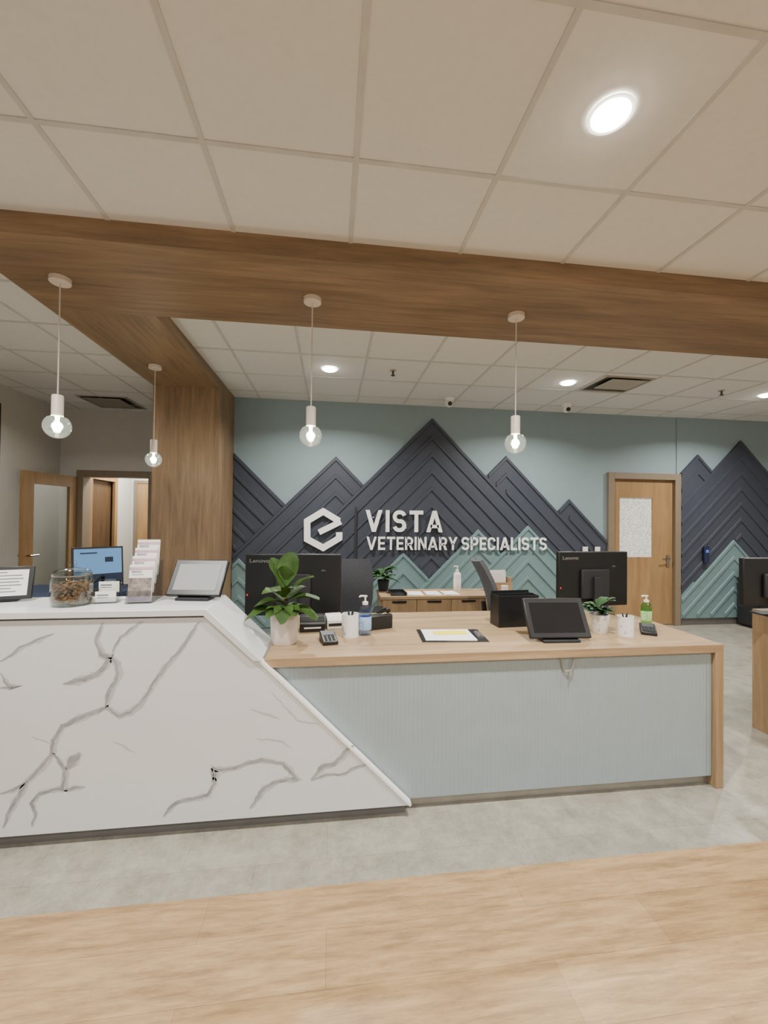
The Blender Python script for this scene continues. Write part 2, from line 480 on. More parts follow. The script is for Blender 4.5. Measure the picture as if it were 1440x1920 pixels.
# door_1 : oak door in the feature wall with rain-glass window
d = door_root('door_1', (DX0, WY, 0))
W = DX1-DX0
bm = B()
bb(bm, -.04, .05, -.05, .12, 0, DZH+.04); bb(bm, W-.05, W+.04, -.05, .12, 0, DZH+.04); bb(bm, .05, W-.05, -.05, .12, DZH-.05, DZH+.04)
mk('door_frame', bm, mGREYFR, d, bev=.004)
bm = B()
gx0, gx1, gz0, gz1 = .16, .67, .97, 1.81
bb(bm, .05, gx0, 0, .045, .01, DZH-.05); bb(bm, gx1, W-.05, 0, .045, .01, DZH-.05)
bb(bm, gx0, gx1, 0, .045, .01, gz0); bb(bm, gx0, gx1, 0, .045, gz1, DZH-.05)
mk('door_leaf', bm, mDOOR, d)
bm = B(); bb(bm, gx0, gx1, .015, .03, gz0, gz1); mk('window_pane', bm, mFROST, d)
lever(d, (W-.13, 0, .95), -1)
# door_2 : open glazed door in the left room
d2 = door_root('door_2', (LX0, 6.3, 0))
W2 = LX1-LX0
bm = B()
bb(bm, -.05, .04, -.03, .15, 0, LZ+.05); bb(bm, W2-.04, W2+.05, -.03, .15, 0, LZ+.05); bb(bm, .04, W2-.04, -.03, .15, LZ-.04, LZ+.05)
mk('door_frame', bm, mGREYFR, d2, bev=.004)
bm = B()
bb(bm, 0, .13, -.045, 0, .01, LZ-.05); bb(bm, .71, .86, -.045, 0, .01, LZ-.05); bb(bm, .13, .71, -.045, 0, .01, .45); bb(bm, .13, .71, -.045, 0, 1.86, LZ-.05)
ang = math.radians(-97)
lf = mk('door_leaf', bm, mDOOR, d2, (-.03, -.04, 0), ang)
bm = B(); bb(bm, .13, .71, -.028, -.018, .45, 1.86); mk('window_pane', bm, mGLASS, lf)
hh = B(); tube(hh, [(.8, .0, .98), (.8, .05, .98), (.69, .055, .98)], .01, 8); tube(hh, [(.8, -.045, .98), (.8, -.1, .98), (.69, -.105, .98)], .01, 8)
mk('door_handle', hh, mCHROME, lf)
# door_3 : hallway side doorway, dark leaf stands in for its shaded opening ; door_4 : oak door at hallway end
d3 = door_root('door_3', (-3.55, 6.55, 0))
bm = B(); bb(bm, -.02, .02, -.03, .06, 0, 2.1); bb(bm, -.02, .02, .69, .78, 0, 2.1); bb(bm, -.02, .02, .06, .69, 2.02, 2.1)
mk('door_frame', bm, mDOOR, d3)
bm = B(); bb(bm, -.09, -.05, .0, .75, .01, 2.06); mk('door_leaf', bm, mOPENSHADE, d3)
d4 = door_root('door_4', (-3.45, 7.85, 0))
bm = B(); bb(bm, -.05, 0, -.03, 0, 0, 2.1); bb(bm, .85, .9, -.03, 0, 0, 2.1); bb(bm, 0, .85, -.03, 0, 2.05, 2.1)
mk('door_frame', bm, mGREYFR, d4)
bm = B(); bb(bm, 0, .85, -.018, 0, .01, 2.05); lf4 = mk('door_leaf', bm, mDOOR, d4)
lever(d4, (.75, -.018, .95), -1)

# ============================================================ MOUNTAIN RELIEF
def wallpt(px, py):
    p = pY(px, py, WY); return (p.x, p.z)
def relief(name, label, peaks, front, x0, x1, yb, thick, mat, zmin=.1, step=.225, bw=.066, bt=.016):
    """peaks listed front to back: each front peak keeps its whole nested chevrons"""
    def top(x): return max(pz-abs(x-px) for px, pz in peaks)
    def own(i, x, z):
        for fx, fz in front:
            if z < fz-abs(x-fx)+.01: return False
        for j in range(i):
            if z < peaks[j][1]-abs(x-peaks[j][0])+.012: return False
        return True
    cr = [x0, x1]
    for i, (ax, az) in enumerate(peaks):
        cr.append(ax)
        for (bx, bz) in peaks[i+1:]:
            (lx, lz), (rx, rz) = sorted([(ax, az), (bx, bz)])
            cr.append((lz-rz+lx+rx)/2)
    for px, pz in peaks: cr += [px-(pz-zmin), px+(pz-zmin)]
    cr = sorted({round(c, 4) for c in cr if x0 <= c <= x1})
    pts = [(x, max(zmin, top(x))) for x in cr]
    bm = B()
    for (xa, za), (xb, zb) in zip(pts, pts[1:]):
        if max(za, zb) <= zmin+.001: continue
        q = [(xa, yb, zmin), (xb, yb, zmin)]
        if zb > zmin+1e-4: q.append((xb, yb, zb))
        if za > zmin+1e-4: q.append((xa, yb, za))
        if len(q) >= 3: prism(bm, q, (0, -thick, 0))
    st = .01
    yf = yb-thick
    for i, (px, pz) in enumerate(peaks):
        k = 0
        while pz-k*step > zmin:
            az = pz-k*step
            for s in (-1, 1):
                run = None; n = 0; lx_ = lz_ = None
                while True:
                    x = px+s*n*st; z = az-n*st
                    ok = x0 <= x <= x1 and z-bw > zmin
                    good = ok and own(i, x, z-bw*.5)
                    if good and run is None: run = (x, z)
                    if (not good) and run is not None:
                        xe, ze = lx_, lz_
                        if abs(xe-run[0]) > .03:
                            e = .010
                            a0 = [(run[0], yf, run[1]), (xe, yf, ze), (xe, yf, ze-bw), (run[0], yf, run[1]-bw)]
                            a1 = [(run[0], yf-bt, run[1]-e), (xe, yf-bt, ze-e), (xe, yf-bt, ze-bw+e), (run[0], yf-bt, run[1]-bw+e)]
                            va = [bm.verts.new(v) for v in a0]; vb = [bm.verts.new(v) for v in a1]
                            bm.faces.new(va[::-1]); bm.faces.new(vb)
                            for j in range(4): bm.faces.new((va[j], va[(j+1) % 4], vb[(j+1) % 4], vb[j]))
                        run = None
                    if z-bw <= zmin or (s > 0 and x > x1) or (s < 0 and x < x0): break
                    lx_, lz_ = x, z
                    n += 1
            k += 1
    o = mk(name, bm, mat)
    tag(o, label, 'wall panel')
    return o
tealL = [wallpt(*p) for p in ((988, 985), (895, 992), (755, 1035), (448, 1046))]
navyL = [wallpt(*p) for p in ((810, 785), (630, 856), (948, 855), (428, 838), (1066, 936))]
tealR = [wallpt(*p) for p in ((1370, 1012), (1296, 1090), (1470, 1040))]
navyR = [wallpt(*p) for p in ((1385, 827), (1305, 853), (1500, 845))]
relief('mountain_panel', 'dark navy mountain relief with raised chevrons, behind the white lettering', navyL, tealL, AX1+.005, DX0-.045, WY, .02, mNAVY)
relief('mountain_panel', 'low teal mountain relief in front of navy peaks, left of the door', tealL, [], AX1+.005, DX0-.045, WY-.0202, .014, mTEAL)
relief('mountain_panel', 'dark navy mountain relief on the wall right of the oak door', navyR, tealR, DX1+.045, 7.6, WY-.012, .02, mNAVY)
relief('mountain_panel', 'low teal mountain relief at the right, beside the door', tealR, [], DX1+.045, 7.6, WY-.0322, .014, mTEAL)

# sign
SY = WY-.07
def w2(px, py):
    p = pY(px, py, SY); return V((p.x, p.z))
so = w2(570, 1033)
sg = thing('wall_sign', 'white raised lettering and hexagon emblem on navy mountain wall', 'sign', (so.x, SY, so.y))
a, b_ = w2(685, 997), w2(830, 958)
lettering('VISTA', (b_.x-a.x)/natural('VISTA', .18, .17), b_.y-a.y, .18, .17, sg, (a.x-so.x, 0, a.y-so.y), .02)
a, b_ = w2(687, 1031), w2(1025, 1008)
tt, gg = .165, .13
n1, n2 = natural('VETERINARY', tt, gg), natural('SPECIALISTS', tt, gg)
sx = (b_.x-a.x)/(n1+n2+.36)
lettering('VETERINARY', sx, b_.y-a.y, tt, gg, sg, (a.x-so.x, 0, a.y-so.y), .015)
lettering('SPECIALISTS', sx, b_.y-a.y, tt, gg, sg, (a.x-so.x+(n1+.36)*sx, 0, a.y-so.y), .015)
bm = B()
path = [(636, 977), (606, 959), (576, 977), (576, 1011), (606, 1027), (636, 1009), (636, 998)]
pp = [w2(*p) for p in path]
for q in stroke([tuple(p) for p in pp], .08):
    prism(bm, [(v.x, SY-.012, v.y) for v in q], (0, .025, 0))
for q in stroke([tuple(w2(598, 998)), tuple(w2(639, 978))], .074):
    prism(bm, [(v.x, SY-.0125, v.y) for v in q], (0, .025, 0))
wpart('emblem', bm, mSIGN, sg)
bm = B(); a, b_ = w2(664, 1046), w2(669, 950); bb(bm, a.x, b_.x, SY-.01, SY+.01, a.y, b_.y)
wpart('divider_bar', bm, mBLACKM, sg)
for px, py in ((606, 960), (606, 1026), (700, 970), (762, 990), (692, 1020), (850, 1028), (666, 960), (666, 1040)):
    bm = B(); q = w2(px, py); bb(bm, q.x-.006, q.x+.006, SY+.005, WY-.021, q.y-.006, q.y+.006)
    wpart('standoff_pin', bm, mSIGN, sg)

# switches & card reader on the wall
for px, lb in ((1097, 'white wall switch plate left of its twin, near the oak door'), (1120, 'white wall switch plate nearest the oak door frame')):
    p = pY(px, 1033, WY-.045)
    t = thing('wall_switch', lb, 'light switch', (p.x, WY-.05, p.z), 0, 'switch plates')
    bm = B(); bb(bm, -.037, .037, -.006, .008, -.058, .058); mk('plate', bm, mWHITE, t, bev=.002)
    bm = B(); bb(bm, -.016, .016, -.011, -.005, -.032, .032); mk('rocker', bm, mWHITE, t, bev=.001)
p = pY(1324, 1040, WY-.07)
t = thing('card_reader', 'dark blue card reader on the navy panel right of the door', 'card reader', (p.x, WY-.068, p.z))
bm = B(); bb(bm, -.04, .04, -.02, .012, -.12, .12); mk('housing', bm, pm('reader_blue', '1C2440', .4), t, bev=.006)
bm = B(); bb(bm, -.02, .02, -.024, -.018, .03, .07); mk('indicator', bm, emit('blue_led', '4060E0', .6), t)

# ============================================================ CEILING FIXTURES
def downlight(px, py, label, r=.075):
    p = pZ(px, py, CZ)
    t = thing('downlight', label, 'downlight', (p.x, p.y, CZ-.004), 0, 'recessed downlights')
    bm = B(); lathe(bm, [(r, .0), (r+.008, -.003), (r+.008, -.006), (r-.004, -.006), (r-.006, -.002), (r-.006, .0)], 36); mk('trim_ring', bm, mRING, t)
    bm = B(); lathe(bm, [(0, -.023), (r*.5, -.021), (r*.8, -.014), (r-.005, -.004), (r-.005, .0), (0, .0)], 36); mk('lens', bm, mLENS, t)
    return p
def lamp(x, y, w, z=CZ-.03, size=.16, spread=150, col=(1, .968, .905)):
    l = bpy.data.lights.new('downlight_lamp', 'AREA'); l.shape = 'DISK'; l.size = size; l.energy = w; l.color = col; l.spread = R_(spread)
    o = bpy.data.objects.new('downlight_lamp', l); COL.objects.link(o); o.location = (x, y, z)
p = downlight(1145, 212, 'bright round recessed downlight in the front ceiling', .070); lamp(p.x, p.y, 62, size=.1)
p = downlight(618, 691, 'small recessed downlight above the lettering, left behind the beam', .075); lamp(p.x, p.y, 54, size=.1)
p = downlight(1065, 717, 'small recessed downlight left of the square ceiling vent', .075); lamp(p.x, p.y, 54, size=.1)
p = downlight(1438, 740, 'recessed downlight cut by the right edge of the photo', .075); lamp(p.x, p.y, 54, size=.1)
for x, y, w in ((-1.5, 1.38, 56), (3.5, 1.38, 56), (-1.5, -1.0, 52), (1.0, -1.0, 52), (3.5, -1.0, 52), (-2.9, 4.2, 26), (6, 1.4, 46)):
    lamp(x, y, w)
lamp(-2.9, 7.1, 62, 2.7, .5, 170, (1, .98, .94))

def sprinkler(px, py, label):
    p = pZ(px, py, CZ)
    t = thing('sprinkler', label, 'sprinkler', (p.x, p.y, CZ), 0, 'fire sprinklers')
    bm = B(); lathe(bm, [(0, 0), (.035, 0), (.03, -.008), (0, -.008)], 20); mk('escutcheon', bm, mVENTL, t)
    bm = B(); tube(bm, [(0, 0, -.006), (0, 0, -.05)], .01, 8); lathe(bm, [(0, -.05), (.022, -.052), (.022, -.056), (0, -.056)], 14); mk('head', bm, mVENT, t)
sprinkler(737, 694, 'small fire sprinkler head on the ceiling between two downlights')
sprinkler(1353, 732, 'small fire sprinkler head on the ceiling right of the square vent')
def seccam(px, py, label):
    p = pZ(px, py-10, CZ)
    t = thing('security_camera', label, 'security camera', (p.x, p.y, CZ), 0, 'ceiling security cameras')
    bm = B(); lathe(bm, [(0, 0), (.058, 0), (.058, -.03), (.05, -.04), (0, -.04)], 24); mk('mount', bm, mWHITE, t)
    bm = B(); bmesh.ops.create_uvsphere(bm, u_segments=20, v_segments=14, radius=.048, matrix=M.Translation((0, 0, -.062)))
    for f in bm.faces: f.smooth = True
    mk('dome', bm, mWHITE, t)
    bm = B(); lathe(bm, [(0, .0), (.026, 0), (.026, .02), (0, .024)], 18)
    bmesh.ops.rotate(bm, verts=bm.verts[:], matrix=M.Rotation(R_(110), 3, 'X'))
    mk('lens', bm, mBLACK, t, (0, -.034, -.072))
seccam(842, 757, 'white dome security camera above the tallest mountain peak')
seccam(1062, 768, 'white dome security camera under the downlight beside the ceiling vent')
def vent(name, x0, x1, y0, y1, label, mat):
    t = thing(name, label, 'ceiling vent', ((x0+x1)/2, (y0+y1)/2, CZ))
    w, h = (x1-x0)/2, (y1-y0)/2
    bm = B()
    bb(bm, -w, w, -h, -h+.02, -.012, 0); bb(bm, -w, w, h-.02, h, -.012, 0); bb(bm, -w, -w+.02, -h+.02, h-.02, -.012, 0); bb(bm, w-.02, w, -h+.02, h-.02, -.012, 0)
    mk('frame', bm, mVENTL, t)
    bm = B(); bb(bm, -w+.02, w-.02, -h+.02, h-.02, -.003, 0); mk('backing', bm, mVENT, t)
    bm = B(); bb(bm, -w+.08, w-.08, -h+.015, h-.16, -.035, -.027); bb(bm, -.015, .015, -.06, -.03, -.027, -.003); mk('centre_plate', bm, mat, t, bev=.003)
vent('ceiling_vent', 2.78, 3.34, 3.88, 4.36, 'square ceiling air vent with a flat plate right of the downlight', pm('vent_plate', 'A8A39A', .5))
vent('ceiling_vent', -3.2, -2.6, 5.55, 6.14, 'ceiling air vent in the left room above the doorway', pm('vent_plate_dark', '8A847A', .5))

# pendants
def pendant(px, py, label):
    p = pZ(px, py, SZ_)
    t = thing('pendant_light', label, 'pendant light', (p.x, p.y, SZ_), 0, 'globe pendant lights')
    bm = B(); lathe(bm, [(0, 0), (.055, 0), (.055, -.026), (.051, -.03), (0, -.03)], 32); mk('canopy', bm, mCREAM, t)
    bm = B(); tube(bm, [(0, 0, -.03), (0, 0, -.69)], .004, 6); mk('cord', bm, mCORD, t)
    bm = B(); lathe(bm, [(0, -.685), (.027, -.685), (.03, -.69), (.03, -.805), (.025, -.807), (0, -.807)], 24); mk('socket', bm, mCREAM, t)
    bm = B()
    r = .070; zc = -.866; prof = [(.02, -.807)]
    for i in range(1, 13):
        a = R_(32+(180-32)*i/12); prof.append((max(0, r*math.sin(a)), zc+r*math.cos(a)))
    prof[-1] = (0, zc-r)
    lathe(bm, prof, 32); bl = mk('bulb', bm, mBULB, t)
    bm = B()
    lathe(bm, [(0, -.808), (.012, -.808), (.009, -.838), (0, -.843)], 10)
    for i in range(6):
        a = i*math.pi/3+.4
        tube(bm, [(.008*math.cos(a), .008*math.sin(a), -.838), (.022*math.cos(a), .022*math.sin(a), -.868), (.012*math.cos(a), .012*math.sin(a), -.898)], .0035, 6)
    mk('filament', bm, mFIL, bl)
    l = bpy.data.lights.new('bulb_lamp', 'POINT'); l.energy = 6; l.color = (1, .9, .74); l.shadow_soft_size = .03
    o = bpy.data.objects.new('bulb_lamp', l); COL.objects.link(o); o.location = (p.x, p.y, SZ_-.866)
pendant(113, 522, 'globe pendant light hanging nearest the left edge, above the treat jar')
pendant(586, 560, 'globe pendant light hanging left of the lettering, above the potted fig')
pendant(968, 590, 'globe pendant light hanging farthest right, above the clipboard end')
pendant(291, 686, 'smallest globe pendant light, in front of the wood pillar')

# ============================================================ RECEPTION DESK
QY = 2.035
XL = -2.6
tip = pY(770, 1497, QY)
# --- quartz counter
qt = thing('reception_counter', 'white veined quartz reception counter with a slanted right end', 'counter', (-1.4, 2.2, 0))
QT = 1.055
xtop = tip.x-(QT-.06)*1.0
bm = B()
prism(bm, [(XL, QY, .06), (tip.x, QY, .06), (xtop+.04, QY, QT-.04), (XL, QY, QT-.04)], (0, .035, 0))
veins = [
 ([(372,1166),(352,1198),(335,1222),(318,1240),(300,1262),(285,1285),(268,1312),(245,1335),(222,1342),(200,1326),(165,1340),(140,1350),(118,1362),(100,1388),(97,1415),(75,1440),(50,1465),(35,1492),(18,1520),(5,1552)],4.5),
 ([(192,1168),(182,1190),(180,1205),(190,1228),(206,1232),(218,1245),(222,1262),(212,1285),(203,1300),(198,1328)],5),
 ([(192,1232),(205,1233),(196,1250),(180,1265),(150,1275),(118,1282)],6),
 ([(272,1160),(245,1180),(225,1195),(212,1215),(208,1232)],3),
 ([(98,1412),(112,1428),(122,1445),(118,1478),(98,1482),(72,1488),(60,1505),(66,1525),(60,1550)],4.5),
 ([(150,1412),(138,1424),(124,1442)],13),
 ([(158,1475),(140,1478),(118,1482)],5),
 ([(50,1465),(25,1480),(0,1488)],4),
 ([(306,1532),(318,1515),(332,1503),(362,1498),(390,1490),(402,1468),(396,1442),(418,1444),(440,1440),(465,1430),(490,1425),(530,1432),(545,1448),(557,1462),(535,1462),(512,1468),(492,1480),(482,1498),(468,1516)],4.5),
 ([(396,1440),(403,1453),(397,1467)],8),
 ([(583,1462),(596,1448),(605,1437),(625,1432),(640,1420),(650,1405),(662,1398)],6),
 ([(583,1464),(610,1452),(640,1452),(665,1440),(692,1432)],3.5),
 ([(100,1188),(70,1200),(40,1212),(20,1228),(0,1240)],3),
 ([(0,1262),(14,1285),(28,1288),(0,1290)],4),
]
faint = [([(470,1330),(495,1338),(525,1348)],3), ([(212,1390),(230,1398),(252,1410)],3), ([(510,1300),(560,1352),(600,1358)],2.5), ([(480,1385),(520,1388),(545,1400)],3), ([(60,1380),(95,1395)],2.5)]
def q2(px, py):
    p = pY(px, py, QY); return V((p.x, p.z))
def addvein(pts, w, mi, off):
    P = [q2(*p) for p in pts]; out = []
    for a, b in zip(P, P[1:]):
        n = max(2, int((b-a).length/.016))
        for k in range(n): out.append(a.lerp(b, k/n))
    out.append(P[-1])
    out = [out[0]]+[p+V((random.uniform(-1, 1), random.uniform(-1, 1)))*.004 for p in out[1:-1]]+[out[-1]]
    ww = []; cur = 1
    for i in range(len(out)):
        cur = .7*cur+.3*random.uniform(.3, 1.7)
        e = min(1, .25+i/4, .25+(len(out)-1-i)/4)
        ww.append(w*2.2/770*cur*e)
    for q in stroke([tuple(p) for p in out], ww):
        if min(v.y for v in q) < .062 or max(v.y for v in q) > QT-.042: continue
        vs = [bm.verts.new((v.x, QY-off, v.y)) for v in q]
        f = bm.faces.new(vs); f.material_index = mi
for pts, w in veins: addvein([(x+2, y) for x, y in pts], w*1.9, 2, .0004)   # soft halo
for pts, w in veins: addvein(pts, w, 1, .0008)
for pts, w in faint: addvein(pts, w, 2, .0006)
wpart('front_panel', bm, [mQUARTZ, mVEIN, mFAINT], qt)
# thin top slab with folded slanted end
bm = B()
lip = .030
zl = .80+.004
xl_ = tip.x-(zl-.06)
outer = [(XL, QT), (xtop+.005, QT), (xl_+.01, zl), (xl_-.026, zl), (xtop-.008, QT-lip), (XL, QT-lip)]
prism(bm, [(x, QY-.012, z) for x, z in outer], (0, .36, 0))
wpart('top_slab', bm, mQUARTZ, qt, bev=.002)
bm = B()
for q in stroke([(xl_+.0, zl), (tip.x, .06)], .011):
    prism(bm, [(v.x, QY-.006, v.y) for v in q], (0, .045, 0))
wpart('edge_strip', bm, mSIGN, qt)
bm = B(); prism(bm, [(XL, QY+.04, .065), (-.40, QY+.04, .065), (-.40, QY+.04, .75), (xtop-.03, QY+.04, QT-lip-.005), (XL, QY+.04, QT-lip-.005)], (0, .30, 0)); wpart('cabinet_body', bm, mWALL, qt)
bm = B(); bb(bm, XL, tip.x-.02, QY+.036, QY+.046, 0, .063); wpart('toe_kick', bm, mKICK, qt)

# --- lower wood desk
DZ = .803
DXR = 2.2
ld = thing('reception_desk', 'lower oak topped reception desk with pale blue ribbed front', 'desk', (.9, 2.5, 0))
bm = B(); bb(bm, xl_+.02, DXR, 2.06, 2.78, DZ-.045, DZ); wpart('desktop', bm, mOAKX, ld, bev=.002)
bm = B(); bb(bm, DXR-.05, DXR, 2.06, 2.78, 0, DZ-.045); wpart('side_panel', bm, mOAKZ, ld, bev=.002)
bm = B()
pitch = .022
PY0 = 2.083
prof = []
x = -.30
while x < DXR-.052:
    prof += [(x, PY0+.0012), (x+.003, PY0), (x+pitch-.004, PY0), (x+pitch-.001, PY0+.0012)]
    x += pitch
prof = [p for p in prof if p[0] < DXR-.05]
poly = [(x_, y_, .06) for x_, y_ in prof]+[(prof[-1][0], PY0+.022, .06), (prof[0][0], PY0+.022, .06)]
prism(bm, poly, (0, 0, DZ-.045-.06))
wpart('ribbed_front', bm, mBLUE, ld)
bm = B(); bb(bm, -.3, DXR-.05, PY0+.03, PY0+.045, 0, .063); wpart('toe_kick', bm, mSTEEL, ld)
bm = B(); bb(bm, -.3, 2.15, 2.802, 3.30, .69, .725); wpart('worktop', bm, mOAKX, ld)
for args in ((-.3, -.26, 2.802, 3.28, 0, .69), (2.1, 2.15, 2.802, 3.28, 0, .69), (.8, .84, 2.9, 3.2, 0, .69), (-.26, 2.15, 2.75, 2.80, .3, DZ-.045)):
    bm = B(); bb(bm, *args); wpart('support_panel', bm, mWALL, ld)

# hanging cable at desk front
pc = pY(1062, 1236, 2.07)
bm = B()
pp = []
for i in range(25):
    a = i/24
    pp.append((pc.x-.03+.075*a, 2.071+.006*math.sin(a*6), DZ-.047-.085*math.sin(a*math.pi)-.012*math.sin(a*9)))
tube(bm, pp, .004, 8)
tube(bm, [(pc.x+.015, 2.072, DZ-.12), (pc.x+.02, 2.074, DZ-.16), (pc.x+.012, 2.072, DZ-.175)], .0035, 8)
o = mk('cable', bm, mSTEEL); tag(o, 'thin grey cable looping down under the oak desktop', 'cable')

# ============================================================ SMALL THINGS
def monitor_back(name, label, loc, rz, w, h, zb, text=True):
    t = thing(name, label, 'monitor', loc, rz)
    bm = B(); bb(bm, -w/2, w/2, -.02, .02, zb, zb+h); mk('housing', bm, mBLACK, t, bev=.006)
    bm = B(); bb(bm, -w/2+.012, w/2-.012, .0195, .0225, zb+.02, zb+h-.012); mk('screen', bm, mSCREEN, t)
    bm = B(); bb(bm, -.12, .12, -.045, -.021, zb+.06, zb+h*.68); mk('rear_cover', bm, mBLACKM, t, bev=.008)
    bm = B(); bb(bm, -.03, .03, -.075, -.046, .012, zb+h*.55); mk('stand', bm, mBLACKM, t, bev=.005)
    bm = B(); bb(bm, -.12, .12, -.12, .08, 0, .012); mk('base', bm, mBLACK, t, bev=.004)
    if text:
        text_part('lettering', 'Lenovo', .135, .026, mSILVER, t, (-w/2+.03, -.0215, zb+h-.06), FACE, .002, .014)
        text_part('lettering', 'tio', .03, .012, mINK, t, (w/2-.14, -.0215, zb+h-.12), FACE, .002, .01)
        bm = B(); bb(bm, -w/2+.012, -w/2+.02, -.022, -.0195, zb+.14, zb+.152); mk('indicator', bm, mRED, t)
    return t
p = pY(551, 1100, 2.97)
monitor_back('computer_monitor', 'black monitor seen from behind, behind the potted fig', (p.x, 2.97, .725), R_(-2), .665, .43, .075)
p = pY(1110, 1100, 2.96)
monitor_back('computer_monitor', 'black monitor seen from behind at the right end of the desk', (p.x, 2.96, .725), R_(4), .60, .42, .105)

# leaves
def leaf(bm, base, d, L, Wd, droop=.3, up=V((0, 0, 1)), roll=0):
    base = V(base); d = V(d).normalized()
    side = d.cross(up)
    if side.length < .05: side = V((1, 0, 0))
    side.normalize(); nrm = side.cross(d).normalized()
    side, nrm = side*math.cos(roll)+nrm*math.sin(roll), nrm*math.cos(roll)-side*math.sin(roll)
    N = 8; rows = []
    for i in range(N+1):
        t = i/N
        c = base+d*L*t+V((0, 0, -droop*L*t*t))
        wv = Wd*.5*(math.sin(math.pi*min(1, t*.94+.03))**.7)*(.6+.6*t)
        row = []
        for k in (-1, -.5, 0, .5, 1):
            row.append(bm.verts.new(c+side*wv*k+nrm*(abs(k)**1.5)*wv*.3+nrm*(.03*L*math.sin(t*9+k*2)*abs(k))))
        rows.append(row)
    for a, b in zip(rows, rows[1:]):
        for k in range(4):
            f = bm.faces.new((a[k], a[k+1], b[k+1], b[k])); f.smooth = True
def potted(name, label, loc, r0, r1, h, potmat, leaves, stems, lm):
    t = thing(name, label, 'plant', loc)
    bm = B(); lathe(bm, [(0, 0), (r0*.94, 0), (r0, .006), (r1, h-.004), (r1-.003, h), (r1-.009, h), (r1-.01, h-.03), (0, h-.03)], 36); mk('pot', bm, potmat, t)
    bm = B(); lathe(bm, [(0, h-.028), (r1-.011, h-.028), (r1-.012, h-.02), (0, h-.016)], 24); mk('soil', bm, mSOIL, t)
    bm = B()
    for s in stems: tube(bm, s, .0035, 6)
    mk('stem', bm, mSTEM, t)
    bm = B()
    for l in leaves: leaf(bm, *l)
    mk('foliage', bm, lm, t, recalc=False)
    return t
p = pZ(523, 1213, DZ)
# broad leaves: upper ones rise, lower ones spread past the rim
fig = [
 ((-.01, -.01, .30), (-.40, .25, 1), .19, .135, .05), ((.01, -.01, .31), (.10, .3, 1), .20, .14, .05),
 ((.02, 0, .27), (.9, .1, .75), .18, .125, .15), ((.0, -.02, .25), (.35, -.25, .75), .16, .125, .5),
 ((0, 0, .23), (1, -.1, .30), .20, .125, .25), ((0, 0, .21), (-1, -.1, .40), .18, .125, .45),
 ((-.01, -.02, .19), (-.95, -.3, .2), .20, .125, .45), ((.01, -.02, .19), (.85, -.4, .1), .19, .125, .35),
 ((0, -.02, .20), (.05, -.9, .5), .15, .11, .9), ((-.01, -.02, .25), (-.6, -.4, .7), .16, .125, .5),
 ((0, 0, .23), (.6, .6, .6), .18, .12, .25), ((0, 0, .23), (-.6, .6, .55), .18, .12, .25),
 ((0, 0, .20), (-.45, -.8, .25), .15, .10, .5), ((0, 0, .20), (.45, -.8, .3), .15, .10, .5), ((0, .01, .28), (-.05, -.15, 1), .15, .11, .05),
 ((0, 0, .18), (.7, .5, .2), .17, .11, .3)]
potted('potted_fig', 'broad leaved green fig plant in a cream pot beside the quartz slant', (p.x+.018, p.y+.078, DZ), .070, .076, .165, mPINKPOT, fig,
       [[(0, 0, .13), (.004, 0, .2), (-.003, 0, .31)], [(.01, 0, .13), (.012, .005, .19), (.01, 0, .29)]], mLEAF)
p = pZ(1136, 1191, DZ)
small = []
for i in range(26):
    a = i*2.4; e = .25+1.1*((i*.37) % 1)
    small.append(((.012*math.cos(a), .012*math.sin(a), .11+.06*((i*.61) % 1)), (math.cos(a), math.sin(a), e), .095+.03*((i*.3) % 1), .048, .35))
potted('potted_plant', 'small dark green plant in a white rounded pot beside the tilted tablet', (p.x, p.y+.06, DZ), .042, .058, .115, mMARBLE, small, [[(0, 0, .08), (0, 0, .16)], [(.01, 0, .08), (.015, .01, .15)]], mLEAFD)

# cups with pens
def cup(label, px, py, r, h, plabel, grp, pens):
    p = pZ(px, py, DZ); y = p.y+r
    t = thing('pen_cup', label, 'cup', (p.x, y, DZ))
    bm = B(); lathe(bm, [(0, 0), (r, 0), (r, h), (r-.005, h), (r-.005, .008), (0, .008)], 32); mk('body', bm, mMARBLE, t)
    for i, (a, m) in enumerate(pens):
        bm = B(); dx, dy = math.cos(a)*.018, math.sin(a)*.014
        tube(bm, [(-dx*.6, -dy*.6, .011), (dx, dy, h+.010)], .0042, 8)
        tube(bm, [(dx, dy, h+.010), (dx*1.08, dy*1.08, h+.016)], [.0042, .002], 8)
        o = mk('pen', bm, m, None, (p.x, y, DZ)); tag(o, plabel, 'pen', grp)
cup('white speckled ceramic cup holding pens, left of the blue gel bottle', 657, 1197, .049, .13, 'black pen standing in the white cup by the blue gel bottle', 'pens in the left cup', [(.3, mBLACK), (2, mBLACK), (4, mBLACK), (5.3, mBLACK)])
cup('white speckled ceramic cup right of the small potted plant', 1183, 1195, .045, .115, 'pen standing in the white cup beside the small potted plant', 'pens in the right cup', [(.6, mBLACKM), (2.4, mBLACKM), (4.4, mBLACKM)])

